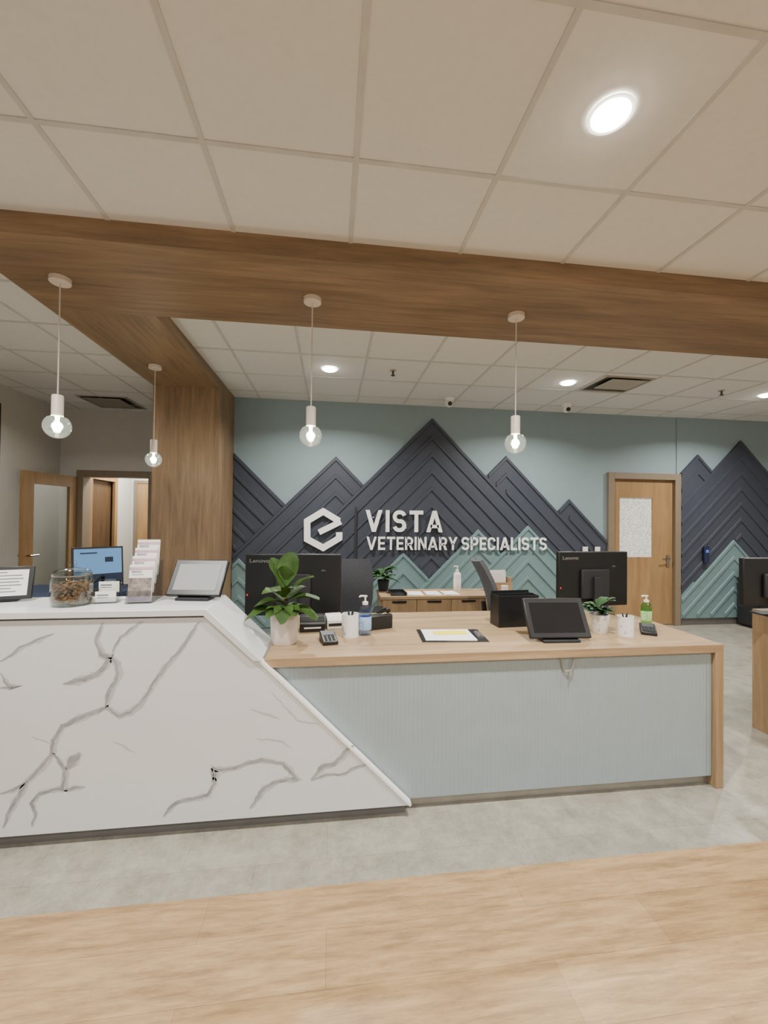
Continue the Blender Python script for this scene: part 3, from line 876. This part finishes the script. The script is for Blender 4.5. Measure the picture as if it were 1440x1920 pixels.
# pump bottles
def pump_bottle(name, label, loc, r, h, bodym, labm, capm=None, band=True, rz=0, ov=.7):
    capm = capm or mWHITE
    t = thing(name, label, 'bottle', loc, rz)
    bm = B(); lathe(bm, [(0, 0), (r*.95, 0), (r, .005), (r, h*.62), (r*.85, h*.70), (r*.4, h*.745), (r*.38, h*.77), (0, h*.77)], 28)
    bmesh.ops.scale(bm, verts=bm.verts[:], vec=(1, ov, 1)); bo = mk('bottle', bm, bodym, t)
    if band:
        bm = B(); lathe(bm, [(r*1.01, h*.14), (r*1.02, h*.145), (r*1.02, h*.46), (r*1.01, h*.465)], 28)
        bmesh.ops.scale(bm, verts=bm.verts[:], vec=(1, ov, 1)); mk('label', bm, labm, t)
    bm = B(); lathe(bm, [(0, h*.76), (r*.45, h*.76), (r*.45, h*.83), (r*.2, h*.84), (r*.13, h*.845), (r*.13, h*.95), (0, h*.95)], 18)
    tube(bm, [(r*.3, 0, h*.965), (-r*.2, 0, h*.97), (-r*.75, 0, h*.975), (-r*.95, 0, h*.945)], r*.15, 8)
    mk('pump', bm, capm, t)
    return t
p = pZ(685, 1193, DZ); pump_bottle('sanitizer_bottle', 'pump bottle of blue hand gel right of the pen cup', (p.x, p.y+.03, DZ), .037, .235, mBLUELIQ, mLABELB)
p = pZ(1216, 1172, DZ); pump_bottle('sanitizer_bottle', 'pump bottle of green hand gel at the right end of the desk', (p.x, p.y+.02, DZ), .036, .195, mGREENLIQ, mLABELG)

# card terminals
def terminal(label, px, py, rz, s=1):
    p = pZ(px, py, DZ)
    t = thing('card_terminal', label, 'card terminal', (p.x, p.y+.03, DZ), rz, 'card terminals')
    bm = B(); prism(bm, [(-.042*s, -.07*s, 0), (-.042*s, .07*s, 0), (-.042*s, .07*s, .045*s), (-.042*s, -.07*s, .02*s)], (.084*s, 0, 0)); mk('housing', bm, mBLACK, t, bev=.005)
    nx = M.Rotation(math.atan2(.025, .14), 4, 'X')
    bm = B(); box(bm, (0, .032*s, .0395*s), (.062*s, .05*s, .003), nx); mk('screen', bm, mDIMSCR, t)
    bm = B()
    for i in range(3):
        for j in range(4): box(bm, ((i-1)*.021*s, (-.052+.016*j)*s, (.0245+.0029*j)*s), (.014*s, .010*s, .004), nx)
    mk('keypad', bm, mBLACKM, t)
terminal('black card terminal left of the speckled cup near the fig', 616, 1206, R_(10))
terminal('black card terminal at the right corner of the desktop', 1222, 1189, R_(-35))

# clipboard
p = pZ(846, 1192, DZ)
t = thing('clipboard', 'black clipboard lying on the oak desktop under a white form', 'clipboard', (p.x, p.y, DZ), R_(-4))
bm = B(); bb(bm, -.19, .19, -.125, .125, 0, .004); mk('board', bm, mBLACK, t, bev=.001)
bm = B(); bb(bm, .145, .18, -.05, .05, .004, .012); tube(bm, [(.16, -.05, .012), (.16, .05, .012)], .006, 8); mk('clip', bm, mSILVER, t)
bm = B()
for i in range(3): box(bm, (0, 0, .0008+.0012*i), (.29, .222, .001), M.Rotation(R_(i*.8-1), 4, 'Z'))
o = mk('paper_form', bm, mPAPER, None, (p.x-.02, p.y, DZ+.0042), R_(-4)); tag(o, 'white paper form clipped to the black clipboard', 'paper')
bm = B(); bb(bm, -.10, .10, -.032, .032, 0, .001); prism(bm, [(-.07, -.028, .001), (.09, -.028, .001), (.085, -.02, .006), (-.065, -.02, .006)], (0, .04, 0))
o = mk('sticky_note', bm, mYELLOW, None, (p.x+.0, p.y+.03, DZ+.0090), R_(-2)); tag(o, 'yellow strip of note paper on the clipboard form', 'note')

# tablet registers
def tablet(name, label, loc, rz, w, h, tilt, scr, mark=False):
    t = thing(name, label, 'tablet', loc, rz)
    rt = M.Rotation(-tilt, 4, 'X')
    c = V((0, 0, .02))+rt @ V((0, 0, h/2))
    bm = B(); box(bm, c, (w, .024, h), rt); mk('housing', bm, mBLACK, t, bev=.006)
    bm = B(); box(bm, c+rt @ V((0, -.0125, 0)), (w-.06, .002, h-.06), rt); mk('screen', bm, scr, t)
    bm = B(); box(bm, c+rt @ V((0, .05, -.02)), (w*.35, .075, h*.45), rt); mk('stand_arm', bm, mBLACKM, t, bev=.006)
    bm = B(); bb(bm, -w*.3, w*.3, -.02, .15, 0, .016); bb(bm, -w*.16, w*.16, .06, .12, .016, .08); mk('base', bm, mBLACKM, t, bev=.004)
    return t
p = pZ(1055, 1206, DZ)
tablet('register_tablet', 'black tilted customer tablet with a dark screen near the desk front', (p.x, p.y+.02, DZ), R_(-3), .36, .235, R_(30), mSCREEN)
p = pZ(358, 1128, QT)
tablet('register_tablet', 'black tilted tablet with a grey lit screen on the quartz counter', (p.x, p.y+.03, QT), R_(-8), .285, .21, R_(34), mGREYSCR)

# black organiser / desk phone / printers behind
p = pZ(984, 1183, DZ)
t = thing('file_organizer', 'black upright file organizer left of the dark tilted tablet', 'organizer', (p.x, p.y+.15, DZ), R_(4))
bm = B(); bb(bm, -.14, .14, -.06, .06, 0, .008); bb(bm, -.14, -.134, -.06, .06, .008, .2); bb(bm, .134, .14, -.06, .06, .008, .2); bb(bm, -.134, .134, .054, .06, .008, .215); bb(bm, -.134, .134, -.06, -.054, .008, .2); bb(bm, -.134, .134, -.003, .003, .008, .205)
mk('body', bm, mBLACK, t)
bm = B(); bb(bm, -.12, .12, .01, .016, .009, .195); mk('folder', bm, mBLACKM, t)

def phone(label, loc, rz, s=1):
    t = thing('desk_phone', label, 'phone', loc, rz)
    bm = B(); prism(bm, [(-.09*s, -.1*s, 0), (-.09*s, .1*s, 0), (-.09*s, .1*s, .10*s), (-.09*s, .07*s, .105*s), (-.09*s, -.1*s, .025*s)], (.18*s, 0, 0)); mk('base', bm, mBLACK, t, bev=.004)
    an = M.Rotation(math.atan2(.08, .17), 4, 'X')
    bm = B(); box(bm, (.03*s, .045*s, .098*s), (.09*s, .05*s, .006), an); mk('screen', bm, mDIMSCR, t)
    bm = B()
    for i in range(3):
        for j in range(4): box(bm, ((.005+i*.025)*s, (-.075+j*.022)*s, (.040+j*.0104)*s), (.017*s, .014*s, .008), an)
    mk('keypad', bm, mBLACKM, t)
    bm = B(); tube(bm, [(-.06*s, -.09*s, .05*s), (-.06*s, -.075*s, .075*s), (-.06*s, .06*s, .135*s), (-.06*s, .085*s, .125*s)], [.02*s, .014*s, .014*s, .02*s], 10); mk('handset', bm, mBLACK, t)
p = pZ(580, 1192, DZ)
t = thing('receipt_printer', 'low black receipt printer behind the fig pot, in front of the left monitor', 'printer', (p.x+.01, p.y+.14, DZ), R_(4))
bm = B(); bb(bm, -.075, .075, -.07, .07, 0, .05); prism(bm, [(-.075, -.03, .05), (-.075, .07, .05), (-.075, .07, .08), (-.075, 0, .08)], (.15, 0, 0)); mk('body', bm, mBLACK, t, bev=.004)
bm = B(); bb(bm, -.05, .05, -.073, -.069, .022, .03); mk('paper_slot', bm, mPAPER, t)
p = pZ(706, 1178, DZ); phone('black desk phone right of the blue gel bottle', (p.x, p.y+.05, DZ), R_(200), .85)
p = pZ(626, 1184, DZ)
t = thing('label_printer', 'small white and dark label printer behind the speckled pen cup', 'printer', (p.x, p.y+.11, DZ), R_(8))
bm = B(); bb(bm, -.05, .05, -.06, .06, 0, .05); prism(bm, [(-.05, -.06, .05), (-.05, .06, .05), (-.05, .06, .075), (-.05, -.02, .075)], (.1, 0, 0)); mk('body', bm, mWHITE, t, bev=.004)
bm = B(); bb(bm, -.04, .04, -.064, -.059, .02, .036); mk('paper_slot', bm, mBLACK, t)
p = pZ(588, 1168, DZ)
bm = B(); bb(bm, -.06, .06, -.02, .02, 0, .028)
o = mk('tape_box', bm, mTURQ, None, (p.x+.04, 2.745, DZ), R_(4), bev=.004); tag(o, 'small turquoise box at the back edge of the desk by the left monitor', 'box')

# ---- things on the quartz counter
p = pZ(113, 1141, QT)
jr = sz(p, 40)*.88
jl = (p.x, p.y+jr*.98, QT)
t = thing('treat_jar', 'round glass jar with a glass lid full of brown treats', 'jar', jl)
js = 1.3
bm = B(); r = jr; lathe(bm, [(0, 0), (r*.86, 0), (r*.97, .012), (r, .04), (r*.99, .085*js), (r*.93, .105*js), (r*.86, .112*js), (r*.83, .112*js), (r*.90, .102*js), (r*.955, .083*js), (r*.965, .04), (r*.93, .016), (r*.84, .006), (0, .006)], 36); mk('body', bm, mGLASS, t)
zz = .114*js-.114
bm = B(); lathe(bm, [(0, .114+zz), (r*.92, .114+zz), (r*.92, .124+zz), (r*.75, .136+zz), (r*.2, .147+zz), (0, .148+zz)], 36); ld_ = mk('lid', bm, mGLASS, t)
bm = B(); lathe(bm, [(0, .148+zz), (.010, .149+zz), (.014, .157+zz), (.019, .166+zz), (.014, .177+zz), (0, .180+zz)], 20); mk('knob', bm, mGLASS, ld_)
bm = B(); lathe(bm, [(r*.885, .1095+zz), (r*.93, .1095+zz), (r*.93, .1138+zz), (r*.885, .1138+zz)], 36); mk('seal_ring', bm, mSILVER, t)
bm = B()
for i in range(560):
    a = random.uniform(0, 6.283); q = r*.82*math.sqrt(random.random()) if i % 2 else r*.82*random.uniform(.85, 1)
    z = random.uniform(.018, .080*js)
    rot = M.Rotation(random.uniform(0, 6), 4, 'X') @ M.Rotation(random.uniform(0, 6), 4, 'Z')
    mt = M.Translation((q*math.cos(a), q*math.sin(a), z)) @ rot @ M.Diagonal((.013, .008, .008, 1))
    bmesh.ops.create_icosphere(bm, subdivisions=1, radius=1, matrix=mt)
o = mk('dog_treats', bm, mTREAT, None, jl); tag(o, 'brown pet treats filling the round glass jar', 'treats'); o['kind'] = 'stuff'

# framed notice at far left
p = pZ(2, 1133, QT)
t = thing('notice_frame', 'black framed notice with a white printed sheet at the left edge', 'frame', (p.x-.03, p.y+.04, QT), R_(18))
rt = M.Rotation(R_(-16), 4, 'X'); h, w = .165, .24
c = V((0, 0, .012))+rt @ V((0, 0, h/2))
bm = B(); box(bm, c, (w, .016, h), rt); mk('frame', bm, mBLACK, t, bev=.003)
bm = B(); box(bm, c+rt @ V((0, -.0085, 0)), (w-.04, .002, h-.035), rt); mk('sheet', bm, mPAPER, t)
bm = B()
for i, wd in enumerate((.10, .16, .165, .15, .16, .12, .14)):
    box(bm, c+rt @ V((-.085+wd/2, -.0098, .052-.016*i)), (wd, .001, .0045), rt)
mk('printed_lines', bm, mINK, t)
bm = B(); bb(bm, -.06, .06, -.0, .11, 0, .012); prism(bm, [(-.03, .03, .012), (-.03, .10, .012), (-.03, .052, .11)], (.06, 0, 0)); mk('stand', bm, mBLACKM, t)

# business card holder
p = pZ(194, 1132, QT)
cl = V((p.x, p.y+.035, QT))
t = thing('card_holder', 'small clear tiered holder of white business cards beside the jar', 'card holder', cl, R_(8))
bm = B(); bb(bm, -.05, .05, -.035, .045, 0, .004)
bb(bm, -.05, .05, -.035, -.032, .004, .03); bb(bm, -.05, .05, .0, .003, .004, .05); bb(bm, -.05, .05, .042, .045, .004, .085)
mk('holder', bm, mACRYL, t)
def cards(yo, zo, lb):
    c0 = cl+M.Rotation(R_(8), 3, 'Z') @ V((0, yo, zo))
    ct = thing('business_cards', lb, 'business cards', c0, R_(8))
    bm = B()
    for i in range(5): box(bm, (0, .0016*i, .027), (.09, .0012, .052))
    mk('cards', bm, mPAPER, ct)
    bm = B(); box(bm, (-.012, -.0008, .036), (.05, .0006, .006)); box(bm, (-.012, -.0008, .024), (.05, .0006, .003)); mk('printed_lines', bm, mINK, ct)
cards(-.026, .005, 'white business cards in the low front slot of the clear holder')
cards(.018, .048, 'white business cards in the raised rear slot of the clear holder')
bm = B()
bb(bm, -.045, .045, .01, .036, .004, .047); mk('riser', bm, mACRYL, t)

# brochure holder
p = pZ(258, 1133, QT)
bl = V((p.x-.005, p.y+.03, QT)); bz = R_(6)
t = thing('brochure_holder', 'clear acrylic stepped holder displaying tiers of brochures', 'brochure holder', bl, bz)
bm = B(); bb(bm, -.062, .062, -.02, .165, 0, .004)
lean = M.Rotation(R_(-10), 4, 'X')
ys, zs = .036, .04
for i in range(4):
    y = -.01+ys*i; z = .004+zs*i
    bb(bm, -.058, .058, y-.004, y+.026, max(.004, z-.004), z)
    box(bm, V((0, y-.006, z))+lean @ V((0, 0, .03)), (.116, .002, .06), lean)
for s in (-1, 1): prism(bm, [(s*.06, -.02, .004), (s*.06, .165, .004), (s*.06, .165, .2), (s*.06, .11, .2)], (s*.002, 0, 0))
mk('holder', bm, mACRYL, t)
labs = ['brochure with a pet photo in the lowest front tier of the clear holder', 'white and pink brochure in the second tier of the clear holder', 'white and pink brochure in the third tier of the clear holder', 'white and pink brochure in the topmost rear tier of the clear holder']
for i in range(4):
    bt_ = thing('brochure', labs[i], 'brochure', bl+M.Rotation(bz, 3, 'Z') @ V((0, -.010+ys*i, .006+zs*i)), bz, 'brochures in the clear holder')
    hh = .185
    bm = B()
    for k3 in range(3): box(bm, lean @ V((0, .002+.006*k3, hh/2+.001)), (.105, .005, hh-.004*(k3 % 2)), lean)
    mk('pages', bm, mPAPER, bt_)
    bm = B(); box(bm, lean @ V((0, -.0015, hh-.018)), (.105, .001, .012), lean); mk('printed_band', bm, mPINK, bt_)
    bm = B(); box(bm, lean @ V((-.02, -.0015, hh*.82)), (.045, .001, .01), lean); box(bm, lean @ V((-.015, -.0015, hh*.74)), (.055, .001, .004), lean); mk('printed_lines', bm, mLILAC, bt_)
    if i == 0:
        bm = B(); box(bm, lean @ V((0, -.0015, .062)), (.105, .001, .115), lean); mk('pet_photo', bm, mPHOTO, bt_)
        bm = B(); box(bm, lean @ V((0, -.0022, .016)), (.105, .001, .022), lean); mk('lower_band', bm, mLILAC, bt_)

# ---- back-left staff desk with lit monitor
t = thing('staff_desk', 'navy sided staff desk behind the quartz counter, under the lit monitor', 'desk', (-2.5, 4.5, 0))
bm = B(); bb(bm, -3.1, -2.02, 4.1, 4.8, .70, .735); wpart('desktop', bm, mNAVYCOV, t)
bm = B(); bb(bm, -3.08, -3.04, 4.12, 4.78, 0, .70); wpart('side_panel', bm, mNAVYCOV, t)
bm = B(); bb(bm, -2.08, -2.04, 4.12, 4.78, 0, .70); wpart('side_panel', bm, mNAVYCOV, t)
bm = B(); bb(bm, -3.04, -2.08, 4.13, 4.15, .1, .70); wpart('front_panel', bm, mNAVYCOV, t)
p = pY(184, 1066, 4.45)
t = thing('computer_monitor', 'lit monitor with a blue screen behind the glass jar', 'monitor', (p.x, 4.45, .735), R_(38))
mh, mwid, mz = .40, .43, .03
rt = M.Rotation(R_(-8), 4, 'X')
mc = V((0, 0, mz+mh/2))
bm = B(); box(bm, (0, 0, mz+mh/2), (mwid, .03, mh), rt); mk('housing', bm, mBLACK, t, bev=.004)
bm = B(); box(bm, mc+rt @ V((0, -.0165, .0)), (mwid-.03, .002, mh-.035), rt); sc_ = mk('screen', bm, mSCRBLUE, t)
bm = B(); box(bm, mc+rt @ V((.09, -.0185, .07)), (.07, .001, .05), rt); mk('screen_window', bm, mNAVYCOV, sc_)
bm = B(); box(bm, mc+rt @ V((-.08, -.0185, .14)), (.14, .001, .012), rt); mk('screen_title', bm, mNAVYCOV, sc_)
bm = B(); box(bm, mc+rt @ V((0, -.0185, -.12)), (.40, .001, .1), rt); mk('screen_taskbar', bm, mNAVYCOV, sc_)
bm = B(); bb(bm, -.03, .03, .03, .06, .01, .25); mk('stand', bm, mBLACK, t)
bm = B(); bb(bm, -.11, .11, -.05, .13, 0, .012); mk('base', bm, mBLACK, t)
phone('dark desk phone beside the lit blue monitor', (-2.17, 4.25, .735), R_(-10), 1.15)

# ---- credenza at the back
CRZ = .70
cxl, cxr, cyf, cyb = pY(714, 1120, 4.08).x, pY(974, 1120, 4.08).x, 4.08, 4.50
t = thing('credenza', 'low oak credenza with black pulls in front of the teal mountains', 'cabinet', ((cxl+cxr)/2, 4.3, 0))
bm = B(); bb(bm, cxl, cxr, cyf, cyb, CRZ-.03, CRZ); wpart('top', bm, mOAKX, t, bev=.002)
bm = B(); bb(bm, cxl+.01, cxr-.01, cyf+.03, cyb, .06, CRZ-.03); bb(bm, cxl+.03, cxr-.03, cyf+.06, cyb-.02, 0, .06); wpart('body', bm, mOAKZ, t)
n = 4; dw = (cxr-cxl-.02)/n
for i in range(n):
    x0 = cxl+.01+i*dw
    bm = B(); bb(bm, x0+.003, x0+dw-.003, cyf+.01, cyf+.029, .07, CRZ-.035); dd = wpart('door', bm, mOAKZ, t, bev=.002)
    bm = B(); bb(bm, x0+dw*.3, x0+dw*.7, cyf-.008, cyf+.01, CRZ-.06, CRZ-.045)
    bmesh.ops.translate(bm, verts=bm.verts[:], vec=-V(t.location)); mk('handle', bm, mBLACK, dd)
def cpt(px, dy=.15): return V((pY(px, 1110, cyf+dy).x, cyf+dy, CRZ))
q = cpt(745, .14); t = thing('document_tray', 'dark glass edged document tray on the left end of the credenza', 'tray', q)
bm = B(); bb(bm, -.08, .08, -.11, .11, 0, .006); bb(bm, -.08, -.075, -.11, .11, .006, .03); bb(bm, .075, .08, -.11, .11, .006, .03); bb(bm, -.075, .075, .105, .11, .006, .03); mk('tray', bm, mBLACK, t)
for i, (px, lb) in enumerate(((778, 'white sheet on the credenza, leftmost of the loose papers'), (811, 'white sheet on the credenza between two other papers'), (843, 'white sheet on the credenza beside the white pump bottle'))):
    q = cpt(px, .14); bm = B()
    for k2 in range(4): box(bm, (0, 0, .0015+.0022*k2), (.15, .2, .002), M.Rotation(R_((k2*37) % 7-3), 4, 'Z'))
    o = mk('paper_stack', bm, mPAPER, None, q, R_(i*4-4)); tag(o, lb, 'papers', 'papers on the credenza')
q = cpt(857, .33); pump_bottle('sanitizer_bottle', 'clear and white pump bottle standing on the oak credenza', q, .042, .27, mWHITE, mPAPER, None, True)
q = cpt(935, .27)
t = thing('desk_organizer', 'oak letter organizer holding a white card on the credenza', 'organizer', q)
bm = B(); bb(bm, -.12, .12, -.08, .08, 0, .012); bb(bm, -.12, -.108, -.08, .08, .012, .15); bb(bm, .108, .12, -.08, .08, .012, .15); bb(bm, -.108, .108, .068, .08, .012, .19); bb(bm, -.108, .108, -.08, -.07, .012, .1); mk('body', bm, mOAKX, t)
bm = B(); bb(bm, -.09, .09, .03, .034, 0, .21); bb(bm, -.08, .08, -.001, .002, 0, .19)
o = mk('greeting_card', bm, mPAPER, None, q+V((0, 0, .0125))); tag(o, 'white cards standing in the oak organizer on the credenza', 'card')
q = cpt(946, .09)
t = thing('candle', 'small white candle in front of the oak organizer', 'candle', q)
bm = B(); lathe(bm, [(0, 0), (.034, 0), (.036, .004), (.036, .085), (.032, .085), (.032, .07), (0, .07)], 24); mk('vessel', bm, mWHITE, t)
bm = B(); tube(bm, [(0, 0, .07), (0, 0, .08)], .0015, 6); mk('wick', bm, mBLACK, t)
q = cpt(710, .33)+V((.05, 0, 0))
lv = []
for i in range(28):
    a = i*2.4; e = .1+.9*((i*.37) % 1)
    lv.append(((.02*math.cos(a), .02*math.sin(a), .13+.09*((i*.61) % 1)), (math.cos(a), math.sin(a), e), .165, .07, .4))
potted('potted_plant', 'bushy green plant in a dark pot on the left end of the credenza', q, .05, .065, .12, mBLACKM, lv, [[(0, 0, .1), (0, 0, .2)]], mLEAFD)

# ---- office chairs
def chair(label, loc, rz, fab, lean=12, bh=.5, bw=.46):
    t = thing('office_chair', label, 'chair', loc, rz)
    bm = B(); box(bm, (0, 0, .47), (.48, .46, .075)); o = mk('seat', bm, fab, t); md = o.modifiers.new('bevel', 'BEVEL'); md.width = .03; md.segments = 4
    rt = M.Rotation(R_(-lean), 4, 'X')
    bm = B()
    rows = []
    N = 8
    for i in range(N+1):
        u = i/N; wv = bw/2*(1-.18*abs(2*u-1)**3-.06*u)
        row = []
        for k2 in range(7):
            s = (k2-3)/3
            row.append(V((wv*s, -.04*s*s-.03*math.sin(u*3.1), bh*u)))
        rows.append(row)
    fr = [[bm.verts.new(rt @ p) for p in r] for r in rows]
    bk = [[bm.verts.new(rt @ (p+V((0, .035, 0)))) for p in r] for r in rows]
    for i in range(N):
        for k2 in range(6):
            f = bm.faces.new((fr[i][k2], fr[i][k2+1], fr[i+1][k2+1], fr[i+1][k2])); f.smooth = True
            f = bm.faces.new((bk[i][k2+1], bk[i][k2], bk[i+1][k2], bk[i+1][k2+1])); f.smooth = True
        bm.faces.new((fr[i][0], fr[i+1][0], bk[i+1][0], bk[i][0])); bm.faces.new((fr[i+1][6], fr[i][6], bk[i][6], bk[i+1][6]))
    for k2 in range(6):
        bm.faces.new((fr[0][k2+1], fr[0][k2], bk[0][k2], bk[0][k2+1])); bm.faces.new((fr[N][k2], fr[N][k2+1], bk[N][k2+1], bk[N][k2]))
    mk('backrest', bm, fab, t, (0, .22, .60))
    bm = B(); tube(bm, [(0, .1, .44), (0, .26, .44), (0, .30, .52), (0, .32, .72)], .022, 8); mk('back_bracket', bm, mBLACK, t)
    for s in (-1, 1):
        bm = B(); tube(bm, [(s*.22, .05, .45), (s*.29, .05, .47), (s*.29, .05, .66)], .014, 8); box(bm, (s*.29, -.01, .672), (.075, .25, .028)); mk('armrest', bm, mBLACK, t)
    bm = B(); tube(bm, [(0, 0, .09), (0, 0, .44)], .026, 12); mk('column', bm, mBLACK, t)
    for i in range(5):
        a = i*2*math.pi/5+.3; c, s = math.cos(a), math.sin(a)
        bm = B(); tube(bm, [(0, 0, .11), (c*.3, s*.3, .075)], [.026, .016], 8); lg = mk('base_leg', bm, mBLACK, t)
        bm = B(); lathe(bm, [(0, -.02), (.028, -.02), (.028, .02), (0, .02)], 14)
        bmesh.ops.rotate(bm, verts=bm.verts[:], matrix=M.Rotation(math.pi/2, 3, 'X'))
        bmesh.ops.rotate(bm, verts=bm.verts[:], matrix=M.Rotation(a, 3, 'Z'))
        mk('caster', bm, mBLACKM, lg, (c*.3, s*.3, .028))
    return t
chair('dark grey mesh office chair behind the left monitor', (.13, 3.68, 0), R_(-12), mFABRIC)
q = pY(898, 1062, 3.68)
chair('grey office chair seen side-on left of the black organizer', (q.x+.38, 3.68, 0), R_(82), mCHAIRF, 20, .54, .44)

# ---- right side counter, monitor on it, cabinet, printer
q = pZ(1410, 1363, 0)
t = thing('side_counter', 'oak clad side counter cut by the right edge of the photo', 'counter', (q.x+.35, q.y-.5, 0))
X0, Y1 = q.x, q.y
bm = B(); bb(bm, X0, X0+.75, Y1-1.3, Y1, .815, .86); wpart('countertop', bm, mOAKY, t, bev=.002)
bm = B(); bb(bm, X0, X0+.045, Y1-1.3, Y1, 0, .815); wpart('side_panel', bm, mOAKZ, t, bev=.002)
bm = B(); bb(bm, X0+.7, X0+.75, Y1-1.3, Y1, 0, .815); wpart('side_panel', bm, mOAKZ, t, bev=.002)
bm = B(); bb(bm, X0+.045, X0+.7, Y1-1.25, Y1-.05, .06, .815); wpart('body', bm, mBLUE, t)
p = pY(1396, 1100, 2.45)
monitor_back('computer_monitor', 'dark monitor on the oak side counter, cut by the right edge', (p.x+.25, 2.45, .86), R_(-6), .50, .33, .06, False)
q = pY(1386, 1090, 5.22)
t = thing('storage_cabinet', 'dark low cabinet against the teal wall at the right', 'cabinet', (q.x+.4, 5.08, 0))
bm = B(); bb(bm, q.x, q.x+.8, 4.95, 5.24, .04, .67); bb(bm, q.x+.03, q.x+.77, 4.98, 5.22, 0, .04); wpart('body', bm, mBLACKM, t)
bm = B(); bb(bm, q.x-.01, q.x+.81, 4.94, 5.24, .67, .69); wpart('top', bm, mBLACK, t)
for i in range(2):
    bm = B(); bb(bm, q.x+.01+.395*i, q.x+.395+.395*i, 4.933, 4.949, .06, .66); dd = wpart('door', bm, mBLACK, t)
    bm = B(); xh = q.x+(.36 if i == 0 else .44); bb(bm, xh-.006, xh+.006, 4.915, 4.933, .4, .54); bmesh.ops.translate(bm, verts=bm.verts[:], vec=-V(t.location)); mk('handle', bm, mSILVER, dd)
t = thing('printer', 'white printer on top of the dark low cabinet', 'printer', (q.x+.2, 5.09, .69))
bm = B(); bb(bm, -.17, .17, -.13, .13, 0, .12); mk('body', bm, mWHITE, t, bev=.01)
bm = B(); bb(bm, -.13, .13, -.135, -.129, .03, .05); mk('paper_slot', bm, mBLACK, t)

# ============================================================ WORLD
w = bpy.data.worlds.new('world'); SC.world = w; w.use_nodes = True
bg = w.node_tree.nodes['Background']
bg.inputs['Color'].default_value = (1, .985, .965, 1); bg.inputs['Strength'].default_value = .52
